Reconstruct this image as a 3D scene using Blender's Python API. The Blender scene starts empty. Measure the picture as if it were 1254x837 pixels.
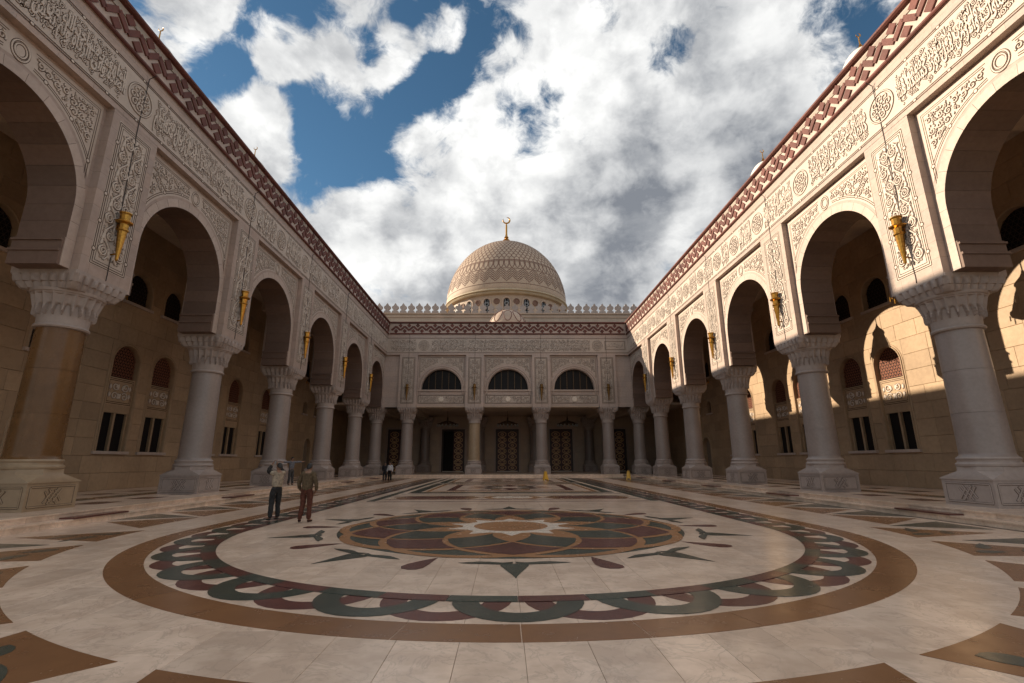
import bpy, bmesh, math, random, unicodedata
import numpy as np
from mathutils import Vector, Matrix
R = math.radians
PI = math.pi
random.seed(11)
rng = np.random.default_rng(5)
scn = bpy.context.scene
COL = scn.collection

# ------------------------------------------------------------------ camera
CAMPOS = Vector((-0.4015, 0.0, 1.8))
YAW, PITCH, ROLL, FPX = 0.0157, 0.2446, 0.0026, 588.52
fw = Vector((math.sin(YAW)*math.cos(PITCH), math.cos(YAW)*math.cos(PITCH), math.sin(PITCH)))
rt = Vector((math.cos(YAW), -math.sin(YAW), 0))
up = rt.cross(fw)
r2 = rt*math.cos(ROLL) - up*math.sin(ROLL)
u2 = rt*math.sin(ROLL) + up*math.cos(ROLL)
cam = bpy.data.cameras.new('camera'); cam.sensor_width = 36; cam.lens = FPX/1254*36
cam.clip_start = 0.05; cam.clip_end = 3000
camo = bpy.data.objects.new('camera_main', cam); COL.objects.link(camo)
M = Matrix((r2, u2, -fw)).transposed().to_4x4(); M.translation = CAMPOS
camo.matrix_world = M
scn.camera = camo

# ------------------------------------------------------------------ light and exposure
LDIR = Vector((1, -.36, -.357)).normalized()
SUN_EL = math.asin(-LDIR.z)
SUN_AZ = math.atan2(-LDIR.x, -LDIR.y)        # from +Y towards +X
sun = bpy.data.lights.new('sun', 'SUN'); sun.energy = 2.75; sun.angle = R(0.53); sun.color = (1, .86, .66)
suno = bpy.data.objects.new('sun', sun); COL.objects.link(suno)
suno.rotation_euler = LDIR.to_track_quat('-Z', 'Y').to_euler(); suno.location = (-60, 60, 60)
scn.view_settings.view_transform = 'Standard'; scn.view_settings.look = 'None'
scn.view_settings.exposure = 1.76; scn.view_settings.gamma = 1
scn.cycles.max_bounces = 7; scn.cycles.diffuse_bounces = 4; scn.cycles.glossy_bounces = 3
scn.cycles.caustics_reflective = False; scn.cycles.caustics_refractive = False


class NT:
    """tiny node-tree writer"""
    def __init__(s, tree): s.t = tree; s.n = tree.nodes; s.l = tree.links
    def new(s, typ, **k):
        n = s.n.new(typ)
        for a, v in k.items(): setattr(n, a, v)
        return n
    def put(s, sock, v):
        if isinstance(v, bpy.types.NodeSocket): s.l.new(v, sock)
        elif v is not None: sock.default_value = v
    def math(s, op, a, b=None, c=None, clamp=False):
        n = s.new('ShaderNodeMath', operation=op, use_clamp=clamp)
        s.put(n.inputs[0], a); s.put(n.inputs[1], b); s.put(n.inputs[2], c)
        return n.outputs[0]
    def vmath(s, op, a, b=None, scale=None):
        n = s.new('ShaderNodeVectorMath', operation=op)
        s.put(n.inputs[0], a); s.put(n.inputs[1], b)
        if scale is not None: s.put(n.inputs['Scale'], scale)
        return n.outputs['Value'] if op in ('DOT_PRODUCT', 'LENGTH') else n.outputs[0]
    def noise(s, vec, scale, detail=4, rough=.5, lac=2.0, dist=0.0):
        n = s.new('ShaderNodeTexNoise'); s.put(n.inputs['Vector'], vec)
        s.put(n.inputs['Scale'], scale); s.put(n.inputs['Detail'], detail); s.put(n.inputs['Roughness'], rough)
        s.put(n.inputs['Lacunarity'], lac); s.put(n.inputs['Distortion'], dist)
        return n.outputs['Fac']
    def ramp(s, fac, lo, hi, a=0.0, b=1.0, smooth=True):
        n = s.new('ShaderNodeMapRange', interpolation_type='SMOOTHSTEP' if smooth else 'LINEAR')
        s.put(n.inputs[0], fac); s.put(n.inputs[1], lo); s.put(n.inputs[2], hi); s.put(n.inputs[3], a); s.put(n.inputs[4], b)
        return n.outputs[0]
    def mix(s, f, a, b, blend='MIX'):
        n = s.new('ShaderNodeMix', data_type='RGBA', blend_type=blend)
        s.put(n.inputs[0], f)
        for sk, v in ((n.inputs[6], a), (n.inputs[7], b)):
            s.put(sk, (*v, 1) if isinstance(v, (tuple, list)) and len(v) == 3 else v)
        return n.outputs[2]

# ------------------------------------------------------------------ sky: clear Nishita sky behind broken cloud
world = bpy.data.worlds.new('World'); scn.world = world; world.use_nodes = True
w = NT(world.node_tree); w.n.clear()
sky = w.new('ShaderNodeTexSky', sky_type='NISHITA', sun_disc=False)
sky.sun_elevation = SUN_EL; sky.sun_rotation = SUN_AZ; sky.air_density = 1.2; sky.dust_density = .6; sky.altitude = 2200
geo = w.new('ShaderNodeTexCoord')
DIR = geo.outputs['Generated']
sep = w.new('ShaderNodeSeparateXYZ'); w.put(sep.inputs[0], DIR)
P = w.vmath('ADD', w.vmath('MULTIPLY', w.vmath('NORMALIZE', DIR), (1.0, 1.0, 1.25)), (3.1, 1.7, 0.4))
def cloud_density(p):
    q = w.new('ShaderNodeTexNoise'); w.put(q.inputs['Vector'], p); q.inputs['Scale'].default_value = 7; q.inputs['Detail'].default_value = 4
    p = w.vmath('ADD', p, w.vmath('SCALE', w.vmath('SUBTRACT', q.outputs['Color'], (.5, .5, .5)), scale=.13))
    a = w.noise(p, 6.2, 14, .62, 2.1)
    b = w.noise(w.vmath('ADD', p, (9.3, 4.1, 2.2)), 2.6, 4, .5)
    return w.math('ADD', w.math('MULTIPLY', a, .66), w.math('MULTIPLY', b, .44))
d0 = cloud_density(P)
SUNP = Vector((-LDIR.x, -LDIR.y, .75)).normalized()
d1 = cloud_density(w.vmath('ADD', P, tuple(SUNP*0.045)))
def pix_dir(px, py):
    a, b = (px-627)/FPX, -(py-418.5)/FPX
    return (fw + r2*a + u2*b).normalized()
def lobe(px, py, deg, amp):
    dt = w.vmath('DOT_PRODUCT', w.vmath('NORMALIZE', DIR), tuple(pix_dir(px, py)))
    return w.math('MULTIPLY', w.ramp(dt, math.cos(R(deg)), math.cos(R(deg*.2))), amp)
bias = lobe(470, 70, 18, -.035)
for args in ((395, 150, 6, -.10), (385, 205, 4.5, -.10), (590, 25, 8, -.11), (465, 35, 4, -.08), (495, 105, 5, -.10), (640, 150, 5, -.12), (685, 95, 3, -.09), (812, 65, 3.5, -.13), (1030, 40, 5, -.14), (640, 10, 5, -.07), (335, 20, 4, -.15), (270, 95, 3.5, -.15), (300, 60, 3, -.10), (450, 60, 2.5, -.10), (510, 20, 3, -.10), (400, 30, 3, -.10), (460, 140, 3, -.08), (540, 110, 4, -.08), (735, 20, 3, -.10), (440, 190, 5, -.08), (560, 170, 4, -.05),
             (225, 60, 10, .02), (345, 60, 3.5, .10), (320, 165, 5, .10), (760, 260, 26, .10), (700, 60, 5, .06), (620, 90, 4, .06), (900, 120, 14, .06), (540, 260, 12, .08), (430, 270, 7, .08), (430, 110, 5.5, .15), (420, 20, 5, .08), (490, 65, 3.2, .17), (540, 40, 3, .15), (350, 55, 4, .11), (400, 60, 2.5, .06), (470, 90, 2, .06)):
    bias = w.math('ADD', bias, lobe(*args))
cov = w.math('ADD', d0, bias)
alpha = w.ramp(cov, .455, .575)
s0 = w.noise(P, 4.6, 5, .5, 2.1); s1 = w.noise(w.vmath('ADD', P, tuple(SUNP*0.07)), 4.6, 5, .5, 2.1)
lit = w.math('ADD', w.math('MULTIPLY', w.ramp(w.math('SUBTRACT', s0, s1), -.11, .11), .62), w.math('MULTIPLY', w.ramp(w.math('SUBTRACT', d0, d1), -.09, .09), .38))
thick = w.ramp(cov, .56, .78)
shade = w.noise(w.vmath('MULTIPLY', w.vmath('ADD', P, (1.7, 8.8, 1.2)), (1, 1, 2.0)), 3.4, 7, .56)
grey = w.math('ADD', w.math('MULTIPLY', w.ramp(shade, .34, .66), .55), w.math('MULTIPLY', thick, .30))
for args in ((850, 260, 18, .46), (690, 330, 13, .34), (980, 170, 13, .30), (780, 200, 8, .12), (540, 320, 9, .22), (420, 260, 6, -.15), (620, 100, 14, -.25), (320, 130, 14, -.25)):
    grey = w.math('ADD', grey, lobe(*args))
bright = w.math('SUBTRACT', w.math('MULTIPLY_ADD', lit, .72, .52), w.math('MULTIPLY', grey, .50), clamp=True)
ccol = w.mix(bright, (.075, .081, .092), (.325, .325, .32))
skyc = w.mix(1.0, sky.outputs[0], (.40, .58, .63), 'MULTIPLY')
bgs = w.new('ShaderNodeBackground'); w.put(bgs.inputs[0], skyc); bgs.inputs[1].default_value = .05
bgc = w.new('ShaderNodeBackground'); w.put(bgc.inputs[0], ccol); bgc.inputs[1].default_value = 0.95
mx = w.new('ShaderNodeMixShader'); w.put(mx.inputs[0], alpha); w.l.new(bgs.outputs[0], mx.inputs[1]); w.l.new(bgc.outputs[0], mx.inputs[2])
wo = w.new('ShaderNodeOutputWorld'); w.l.new(mx.outputs[0], wo.inputs[0])

# ------------------------------------------------------------------ materials
def stone(name, col, col2=None, rough=.6, grain=6.0, bump=.12, vary=.06, blotch=.35, joints=None, veins=0, spec=.4, coat=0):
    m = bpy.data.materials.new(name); m.use_nodes = True
    t = NT(m.node_tree); b = t.n['Principled BSDF']
    g = t.new('ShaderNodeNewGeometry'); pos = g.outputs['Position']
    col2 = col2 or tuple(c*.72 for c in col)
    n1 = t.noise(pos, .55, 5, .6); n2 = t.noise(pos, grain, 6, .62)
    f = t.math('MULTIPLY', t.ramp(t.math('MULTIPLY_ADD', n2, .45, t.math('MULTIPLY', n1, .55)), .36, .64), blotch*2, clamp=True)
    c = t.mix(f, col, col2)
    oi = t.new('ShaderNodeObjectInfo')
    hs = t.new('ShaderNodeHueSaturation'); t.put(hs.inputs['Color'], c)
    t.put(hs.inputs['Value'], t.math('MULTIPLY_ADD', oi.outputs['Random'], vary*2, 1-vary))
    c = hs.outputs[0]
    h = n2
    if veins:
        v = t.noise(t.vmath('MULTIPLY', pos, (1, 1, 1)), 1.6, 8, .6, 2.2, 1.4)
        vm = t.math('MULTIPLY', t.ramp(t.math('ABSOLUTE', t.math('SUBTRACT', v, .5)), 0, .03, 1, 0), veins)
        c = t.mix(vm, c, tuple(min(1, x*1.9+.05) for x in col) if veins < .3 else tuple(x*.55 for x in col))
    if joints:
        axis, bw, bh, z0, dark = joints
        sp = t.new('ShaderNodeSeparateXYZ'); t.put(sp.inputs[0], pos)
        cb = t.new('ShaderNodeCombineXYZ'); t.put(cb.inputs[0], sp.outputs[axis]); t.put(cb.inputs[1], t.math('SUBTRACT', sp.outputs[2], z0))
        br = t.new('ShaderNodeTexBrick'); t.put(br.inputs['Vector'], cb.outputs[0])
        br.inputs['Color1'].default_value = (1.06, 1.03, 1.0, 1); br.inputs['Color2'].default_value = (.93, .94, .95, 1); br.inputs['Mortar'].default_value = (dark, dark*.95, dark*.9, 1)
        br.inputs['Scale'].default_value = 1; br.inputs['Mortar Size'].default_value = .006; br.inputs['Mortar Smooth'].default_value = .4
        br.inputs['Brick Width'].default_value = bw; br.inputs['Row Height'].default_value = bh
        c = t.mix(1.0, c, br.outputs['Color'], 'MULTIPLY')
        h = t.math('SUBTRACT', t.math('MULTIPLY', n2, .5), br.outputs['Fac'])
    t.put(b.inputs['Base Color'], c)
    t.put(b.inputs['Roughness'], t.math('MULTIPLY_ADD', n2, .25, rough-.12))
    b.inputs['Specular IOR Level'].default_value = spec
    if coat: b.inputs['Coat Weight'].default_value = coat; b.inputs['Coat Roughness'].default_value = .12
    if bump:
        bp = t.new('ShaderNodeBump'); bp.inputs['Strength'].default_value = bump; bp.inputs['Distance'].default_value = .02
        t.put(bp.inputs['Height'], h); t.l.new(bp.outputs[0], b.inputs['Normal'])
    return m
def plain(name, col, rough=.6, metal=0, spec=.5, noise=.12, scale=30):
    m = bpy.data.materials.new(name); m.use_nodes = True
    t = NT(m.node_tree); b = t.n['Principled BSDF']
    g = t.new('ShaderNodeNewGeometry')
    n = t.noise(g.outputs['Position'], scale, 4, .6)
    c = t.mix(t.ramp(n, .35, .65), col, tuple(c*(1-noise*2) for c in col))
    t.put(b.inputs['Base Color'], c); b.inputs['Roughness'].default_value = rough; b.inputs['Metallic'].default_value = metal
    b.inputs['Specular IOR Level'].default_value = spec
    return m
# pale pink limestone of the arcades
M_PINK = {0: stone('arcade_stone_y', (.40, .305, .258), (.30, .226, .19), joints=(1, 1.35, .62, 8.0, .55), vary=.03),
          1: stone('arcade_stone_x', (.47, .37, .32), (.36, .28, .24), joints=(0, 1.35, .62, 8.0, .55), vary=.03)}
M_PLAIN = stone('dressed_stone', (.45, .35, .295), (.35, .27, .225), vary=.05)
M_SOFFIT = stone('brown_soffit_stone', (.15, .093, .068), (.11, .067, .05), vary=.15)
M_CREAM = stone('relief_ground', (.49, .40, .335), (.41, .335, .28), vary=.03, bump=.08)
M_RELIEF = stone('carved_relief', (.56, .47, .40), (.47, .39, .33), vary=.03, bump=.05, grain=12)
M_DIRTSHADE = plain('dirt_and_shade_in_grooves', (.085, .052, .038), .9, spec=.1)  # dirt plus the shade of the relief gaps, both put into the dark colour
M_RED = stone('red_sandstone', (.135, .042, .030), (.08, .026, .02), vary=.16, rough=.7, grain=14)
M_WALL = stone('tan_ashlar', (.385, .26, .158), (.27, .18, .108), vary=.12, rough=.55, grain=5, bump=.15)
M_WALLCORE = stone('mortar', (.20, .145, .10), vary=0, rough=.9)
M_PORCH = stone('porch_stone', (.52, .405, .31), (.42, .315, .24), joints=(0, 1.6, .9, .355, .6), vary=.05)
M_COLUMN = stone('grey_marble', (.285, .23, .205), (.205, .162, .143), vary=.07, rough=.38, grain=9, bump=.05, spec=.5, blotch=.3)
M_CAP = stone('capital_stone', (.37, .30, .265), (.28, .225, .20), vary=.06, rough=.6)
M_BROWNCOL = stone('brown_alabaster', (.16, .080, .031), (.10, .049, .018), vary=.04, rough=.28, grain=4, bump=.03, spec=.3)
M_BROWNCOL2 = stone('honey_marble', (.35, .255, .165), (.27, .19, .12), vary=.04, rough=.35, grain=4, bump=.03)
M_CEIL = stone('ceiling_plaster', (.52, .41, .32), vary=.02, rough=.9, bump=.02)
M_ROOF = stone('roof_screed', (.35, .29, .24), vary=.02, rough=.9)
M_TILE = stone('cream_floor_marble', (.78, .60, .465), (.60, .445, .335), rough=.21, grain=2.2, bump=.012, vary=.09, blotch=.6, veins=.42, spec=.38)
M_BROWN = stone('brown_inlay_marble', (.25, .12, .055), (.18, .082, .037), rough=.24, grain=3, bump=.01, vary=.10, spec=.38)
M_ORANGE = stone('orange_inlay_marble', (.40, .20, .09), (.31, .145, .062), rough=.24, grain=3, bump=.01, vary=.08, spec=.38)
M_MAROON = stone('maroon_inlay_marble', (.13, .05, .042), (.085, .032, .027), rough=.22, grain=5, bump=.01, vary=.12, spec=.38)
M_GREEN = stone('green_inlay_marble', (.062, .072, .056), (.034, .042, .034), rough=.22, grain=5, bump=.01, vary=.15, veins=.16, spec=.38)
M_WHITE = stone('white_inlay_marble', (.70, .60, .50), (.60, .50, .41), rough=.26, grain=3, bump=.01, vary=.05, spec=.38)
M_GOLD = plain('gilded_brass', (.50, .25, .05), .28, 1.0, noise=.15, scale=12)
M_OLDBRASS = plain('dull_brass', (.26, .15, .05), .45, .8)
M_BRONZE = plain('dark_bronze', (.10, .065, .04), .45, .9)
M_DARK = plain('dark_timber', (.045, .026, .017), .5)
M_GLASS = plain('dark_window_glass', (.012, .010, .010), .35, spec=.12, noise=.05)
M_GRILLE = plain('reddish_window_lattice', (.26, .085, .04), .55)
M_LEAD = plain('pale_grey_leaded_bars', (.33, .34, .36), .5)
M_CABLE = plain('dark_cable', (.05, .035, .03), .7)
M_DOMES = stone('dome_stone', (.45, .335, .25), (.36, .265, .195), vary=.02, rough=.7)
M_DOMELINE = plain('dome_line_stone', (.20, .11, .078), .8)
M_DOMEGOLD = stone('yellow_dome_moulding', (.45, .35, .235), vary=.02)
M_WHITEDOME = stone('whitewashed_dome', (.70, .66, .60), vary=.02, rough=.7)
M_PINKDOME = stone('pink_dome_stone', (.45, .325, .245), vary=.02)

# ------------------------------------------------------------------ mesh helpers
class MB:
    def __init__(s): s.v = []; s.f = []; s.m = []
    def add(s, verts, faces, mat=0):
        o = len(s.v); s.v.extend(verts)
        s.f.extend([tuple(i+o for i in f) for f in faces]); s.m.extend([mat]*len(faces))
    def quad(s, a, b, c, d, mat=0): s.add([a, b, c, d], [(0, 1, 2, 3)], mat)
    def box(s, lo, hi, mat=0, mp=None):
        x0, y0, z0 = lo; x1, y1, z1 = hi
        v = [(x0, y0, z0), (x1, y0, z0), (x1, y1, z0), (x0, y1, z0), (x0, y0, z1), (x1, y0, z1), (x1, y1, z1), (x0, y1, z1)]
        if mp: v = [mp(*p) for p in v]
        s.add(v, [(0, 3, 2, 1), (4, 5, 6, 7), (0, 1, 5, 4), (1, 2, 6, 5), (2, 3, 7, 6), (3, 0, 4, 7)], mat)
    def chamfer(s, lo, hi, c, mat=0, mp=None):
        """box in (s,t,n): back n0, chamfered front n1"""
        a0, b0, n0 = lo; a1, b1, n1 = hi
        v = [(a0, b0, n0), (a1, b0, n0), (a1, b1, n0), (a0, b1, n0), (a0, b0, n1-c), (a1, b0, n1-c), (a1, b1, n1-c), (a0, b1, n1-c),
             (a0+c, b0+c, n1), (a1-c, b0+c, n1), (a1-c, b1-c, n1), (a0+c, b1-c, n1)]
        if mp: v = [mp(*p) for p in v]
        s.add(v, [(0, 1, 5, 4), (1, 2, 6, 5), (2, 3, 7, 6), (3, 0, 4, 7), (4, 5, 9, 8), (5, 6, 10, 9), (6, 7, 11, 10), (7, 4, 8, 11), (8, 9, 10, 11)], mat)
    def lathe(s, prof, n=32, mat=0, mp=None, cap=True):
        v = []; f = []
        for r, z in prof:
            for i in range(n):
                a = 2*PI*i/n; p = (r*math.cos(a), r*math.sin(a), z); v.append(mp(*p) if mp else p)
        for j in range(len(prof)-1):
            for i in range(n):
                k = (i+1) % n; f.append((j*n+i, j*n+k, (j+1)*n+k, (j+1)*n+i))
        if cap: f.append(tuple(range(n))[::-1]); f.append(tuple((len(prof)-1)*n+i for i in range(n)))
        s.add(v, f, mat)
    def loops(s, L, mat=0, cap=True, closed=True):
        n = len(L[0]); v = [p for l in L for p in l]; f = []
        for j in range(len(L)-1):
            for i in range(n if closed else n-1):
                k = (i+1) % n; f.append((j*n+i, j*n+k, (j+1)*n+k, (j+1)*n+i))
        if cap: f.append(tuple(range(n))[::-1]); f.append(tuple((len(L)-1)*n+i for i in range(n)))
        s.add(v, f, mat)
    def tube(s, pts, r, n=6, mat=0):
        pts = [Vector(p) for p in pts]; L = []
        for i, p in enumerate(pts):
            d = (pts[min(i+1, len(pts)-1)]-pts[max(i-1, 0)]).normalized()
            u = d.orthogonal().normalized() if i == 0 else (u-d*u.dot(d)).normalized()
            v = d.cross(u); rr = r[i] if isinstance(r, (list, tuple)) else r
            L.append([tuple(p+(u*math.cos(2*PI*k/n)+v*math.sin(2*PI*k/n))*rr) for k in range(n)])
        s.loops(L, mat)
    def prism(s, poly, n0, n1, mat=0, mp=None):
        k = len(poly); v = [(a, b, n0) for a, b in poly]+[(a, b, n1) for a, b in poly]
        if mp: v = [mp(*p) for p in v]
        s.add(v, [tuple(range(k))[::-1], tuple(range(k, 2*k))]+[(i, (i+1) % k, k+(i+1) % k, k+i) for i in range(k)], mat)
    def ribbon(s, pts, wd, h, mat=0, dirt_shade=None, closed=False, mp=None, skirt=.017):
        p = np.asarray(pts, float); n = len(p)
        d = np.roll(p, -1, 0)-np.roll(p, 1, 0)
        if not closed: d[0] = p[1]-p[0]; d[-1] = p[-1]-p[-2]
        d /= np.maximum(np.linalg.norm(d, axis=1, keepdims=True), 1e-9)
        nn = np.stack([-d[:, 1], d[:, 0]], 1); wd = np.broadcast_to(np.asarray(wd, float), (n,))[:, None]
        offs = [(-.5, 0), (-.3, h), (.3, h), (.5, 0)]
        V = []
        for o, z in offs:
            q = p+nn*wd*o; V += [(float(a), float(b), z) for a, b in q]
        F = []
        for j in range(3):
            for i in range(n if closed else n-1):
                k = (i+1) % n; F.append((j*n+i, j*n+k, (j+1)*n+k, (j+1)*n+i))
        if mp: V = [mp(*x) for x in V]
        s.add(V, F, mat)
        if dirt_shade is not None:  # flat dark outline, carries dirt and gap shade in its colour
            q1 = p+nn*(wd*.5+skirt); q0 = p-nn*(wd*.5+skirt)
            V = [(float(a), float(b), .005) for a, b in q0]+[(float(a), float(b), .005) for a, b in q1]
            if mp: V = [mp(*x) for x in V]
            s.add(V, [(i, (i+1) % n, n+(i+1) % n, n+i) for i in range(n if closed else n-1)], dirt_shade)
    def blob(s, poly, h, mat=0, dirt_shade=None, mp=None, skirt=.017):
        p = np.asarray(poly, float); c = p.mean(0); n = len(p)
        q = c+(p-c)*.72
        V = [(*c, h*1.1)]+[(*x, h) for x in q]+[(*x, 0) for x in p]
        if mp: V = [mp(*x) for x in V]
        F = [(0, 1+i, 1+(i+1) % n) for i in range(n)]+[(1+i, 1+n+i, 1+n+(i+1) % n, 1+(i+1) % n) for i in range(n)]
        s.add(V, F, mat)
        if dirt_shade is not None:
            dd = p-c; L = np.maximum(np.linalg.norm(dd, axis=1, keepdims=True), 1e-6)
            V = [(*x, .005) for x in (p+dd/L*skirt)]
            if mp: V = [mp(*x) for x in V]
            s.add(V, [tuple(range(n))], dirt_shade)
    def mesh(s, name, mats, smooth=None):
        me = bpy.data.meshes.new(name); me.from_pydata(s.v, [], s.f)
        for m in (mats if isinstance(mats, (list, tuple)) else [mats]): me.materials.append(m)
        me.polygons.foreach_set('material_index', s.m)
        if smooth is not None:
            me.polygons.foreach_set('use_smooth', [True]*len(s.f)); 
            try: me.set_sharp_from_angle(angle=R(smooth))
            except Exception: pass
        me.update(); return me
WL = {}
def put(name, me, parent=None, loc=(0, 0, 0), rot=None, scale=None, **props):
    """link a mesh at a WORLD location loc (rotation local) under a parent that is unrotated, or in local space if parent is tagged local"""
    o = bpy.data.objects.new(name, me); COL.objects.link(o)
    L = Vector(loc); WL[o.name] = L.copy()
    if parent is not None:
        o.parent = parent; L = L-WL[parent.name]
    o.location = L
    if rot: o.rotation_euler = rot
    if scale: o.scale = scale
    for k, v in props.items(): o[k] = v
    return o
def thing(name, label, cat, loc=(0, 0, 0), group=None, rotz=0):
    o = bpy.data.objects.new(name, None); COL.objects.link(o); o.location = loc; WL[o.name] = Vector(loc)
    o.rotation_euler = (0, 0, rotz); o['label'] = label; o['category'] = cat; o.empty_display_size = .3
    if group: o['group'] = group
    return o
def build(name, mb, mats, parent=None, loc=(0, 0, 0), smooth=None, **props):
    return put(name, mb.mesh(name, mats, smooth), parent, loc, **props)
def clone(root, loc, label, rotz=None):
    r = root.copy(); COL.objects.link(r); r.location = loc; r['label'] = label; WL[r.name] = Vector(loc)
    if rotz is not None: r.rotation_euler = (0, 0, rotz)
    for ch in list(root.children):
        c = ch.copy(); COL.objects.link(c); c.parent = r
        for g in list(ch.children):
            d = g.copy(); COL.objects.link(d); d.parent = c
    return r
def side_map(sx, D): return lambda s, t, n: (sx*(D-n), s, t)          # long side walls: s = y, n towards the court
def front_map(Y): return lambda s, t, n: (s, Y-n, t)                  # far wall

def arc_pts(c, r, zc, n, bot=None):
    p = [(c-r*math.cos(PI*i/n), zc+r*math.sin(PI*i/n)) for i in range(n+1)]
    if bot is not None: p = [(c-r, bot)]+p+[(c+r, bot)]
    return p
def arch_plate(mb, s0, s1, t0, t1, c, r, zc, bot, n0, n1, mp, mat=0, n=20, soffit=True, smat=None):
    """rectangle s0..s1 x t0..t1 with an arched opening, front at n1, soffit back to n0"""
    inner = arc_pts(c, r, zc, n, bot); outer = []
    for a, b in inner:
        if b <= zc+1e-6 and a < c: outer.append((s0, b))
        elif b <= zc+1e-6 and a > c: outer.append((s1, b))
        else:
            dx, dz = a-c, b-zc; k = min((t1-zc)/dz if dz > 1e-6 else 1e9, ((s1-c) if dx > 0 else (c-s0))/abs(dx) if abs(dx) > 1e-6 else 1e9)
            outer.append((c+dx*k, zc+dz*k))
    m = len(inner)
    V = [mp(a, b, n1) for a, b in inner]+[mp(a, b, n1) for a, b in outer]
    mb.add(V, [(i, i+1, m+i+1, m+i) for i in range(m-1)], mat)
    # corner fill triangles
    for i in range(m-1):
        (a0, b0), (a1, b1) = outer[i], outer[i+1]
        if abs(a0-a1) > 1e-6 and abs(b0-b1) > 1e-6:
            cx = s0 if a0 < c else s1
            mb.add([mp(a0, b0, n1), mp(a1, b1, n1), mp(cx, t1, n1)], [(0, 1, 2)], mat)
    if bot > t0+1e-6: mb.quad(mp(s0, t0, n1), mp(s1, t0, n1), mp(s1, bot, n1), mp(s0, bot, n1), mat)
    if soffit:
        V = [mp(a, b, n1) for a, b in inner]+[mp(a, b, n0) for a, b in inner]
        mb.add(V, [(i, i+1, m+i+1, m+i) for i in range(m-1)], mat if smat is None else smat)

# ------------------------------------------------------------------ carved ornament
def spiral(cx, cy, r, turns, a0, sgn=1, n=22):
    t = np.linspace(0, 1, n); rr = r*(1-.86*t); a = a0+sgn*2*PI*turns*t
    return np.stack([cx+rr*np.cos(a), cy+rr*np.sin(a)], 1)
def leaf(x, y, ang, L, wd):
    t = np.array([0, .25, .6, 1, .6, .25]); o = np.array([0, .8, 1, 0, -1, -.8])*wd/2
    ca, sa = math.cos(ang), math.sin(ang)
    return np.stack([x+L*t*ca-o*sa, y+L*t*sa+o*ca], 1)
def vine_panel(mb, s0, s1, t0, t1, mp, rw=.056, h=.04, rg=random):
    """two climbing scroll stems either side of a bare centre strip"""
    wcol = (s1-s0)/2-.02
    for side in (0, 1):
        c = s0+wcol/2 if side == 0 else s1-wcol/2
        k = max(2, int((t1-t0)/(wcol*1.12))); per = (t1-t0)/k
        z = np.linspace(t0, t1, k*10+1)
        x = c+.34*wcol*np.sin((z-t0)/per*PI+(PI if side else 0))
        mb.ribbon(np.stack([x, z], 1), rw, h, 0, 1, mp=mp)
        for i in range(k):
            zc = t0+per*(i+.5); sg = 1 if (i+side) % 2 == 0 else -1
            mb.ribbon(spiral(c-sg*wcol*.16, zc, wcol*.37, 1.9, rg.uniform(0, .5)+(PI/2), sg, 26), np.linspace(rw*1.15, rw*.75, 26), h, 0, 1, mp=mp)
            mb.blob(leaf(c+sg*wcol*.42, zc-.42*per, PI/2+sg*.25, per*.62, wcol*.22), h, 0, 1, mp=mp)
            mb.blob(leaf(c-sg*wcol*.44, zc+.28*per, PI/2-sg*.2, per*.42, wcol*.20), h, 0, 1, mp=mp)
            mb.blob(leaf(c+sg*wcol*.12, zc+.12*per, PI/2-sg*1.0, per*.34, wcol*.16), h, 0, 1, mp=mp)
def pack_fill(mb, inside, box, mp, rmin, rmax, seed, h=.035, rw=.06, tries=900):
    """fill any outline with packed scrolls and leaves"""
    rg = random.Random(seed); C = []
    for k in range(tries):
        x = rg.uniform(box[0], box[1]); y = rg.uniform(box[2], box[3])
        r = rmax if k < tries*.45 else rg.uniform(rmin, rmax) if k < tries*.75 else rmin
        if all(inside(x+r*math.cos(a), y+r*math.sin(a)) for a in np.linspace(0, 2*PI, 9)[:-1]) and all((x-a)**2+(y-b)**2 > (r+c)**2*.86 for a, b, c in C):
            C.append((x, y, r))
    for x, y, r in C:
        ww = min(rw, r*.36)
        if r > rmin*1.3:
            a = rg.uniform(0, 6.28); sg = rg.choice((-1, 1))
            mb.ribbon(spiral(x, y, r*.86, 1.35, a, sg, 18), np.linspace(ww*1.1, ww*.8, 18), h, 0, 1, mp=mp)
            for q in range(2):
                b = a+sg*(1.2+2.2*q)+PI*.2
                mb.blob(leaf(x+r*.9*math.cos(b), y+r*.9*math.sin(b), b+sg*1.1, r*.62, r*.34), h, 0, 1, mp=mp)
        else:
            mb.blob(leaf(x-r*.8*math.cos(r*90), y-r*.8*math.sin(r*90), r*90, r*1.8, r*1.0), h, 0, 1, mp=mp)
    return C
def groove(mb, pts, mp, wd=.028, closed=False, mat=1, n=.004):
    p = np.asarray(pts, float); k = len(p)
    d = np.roll(p, -1, 0)-np.roll(p, 1, 0)
    if not closed: d[0] = p[1]-p[0]; d[-1] = p[-1]-p[-2]
    d /= np.maximum(np.linalg.norm(d, axis=1, keepdims=True), 1e-9); nn = np.stack([-d[:, 1], d[:, 0]], 1)
    V = [mp(*x, n) for x in (p-nn*wd/2)]+[mp(*x, n) for x in (p+nn*wd/2)]
    mb.add(V, [(i, (i+1) % k, k+(i+1) % k, k+i) for i in range(k if closed else k-1)], mat)
def rect(s0, s1, t0, t1): return [(s0, t0), (s1, t0), (s1, t1), (s0, t1)]
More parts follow.
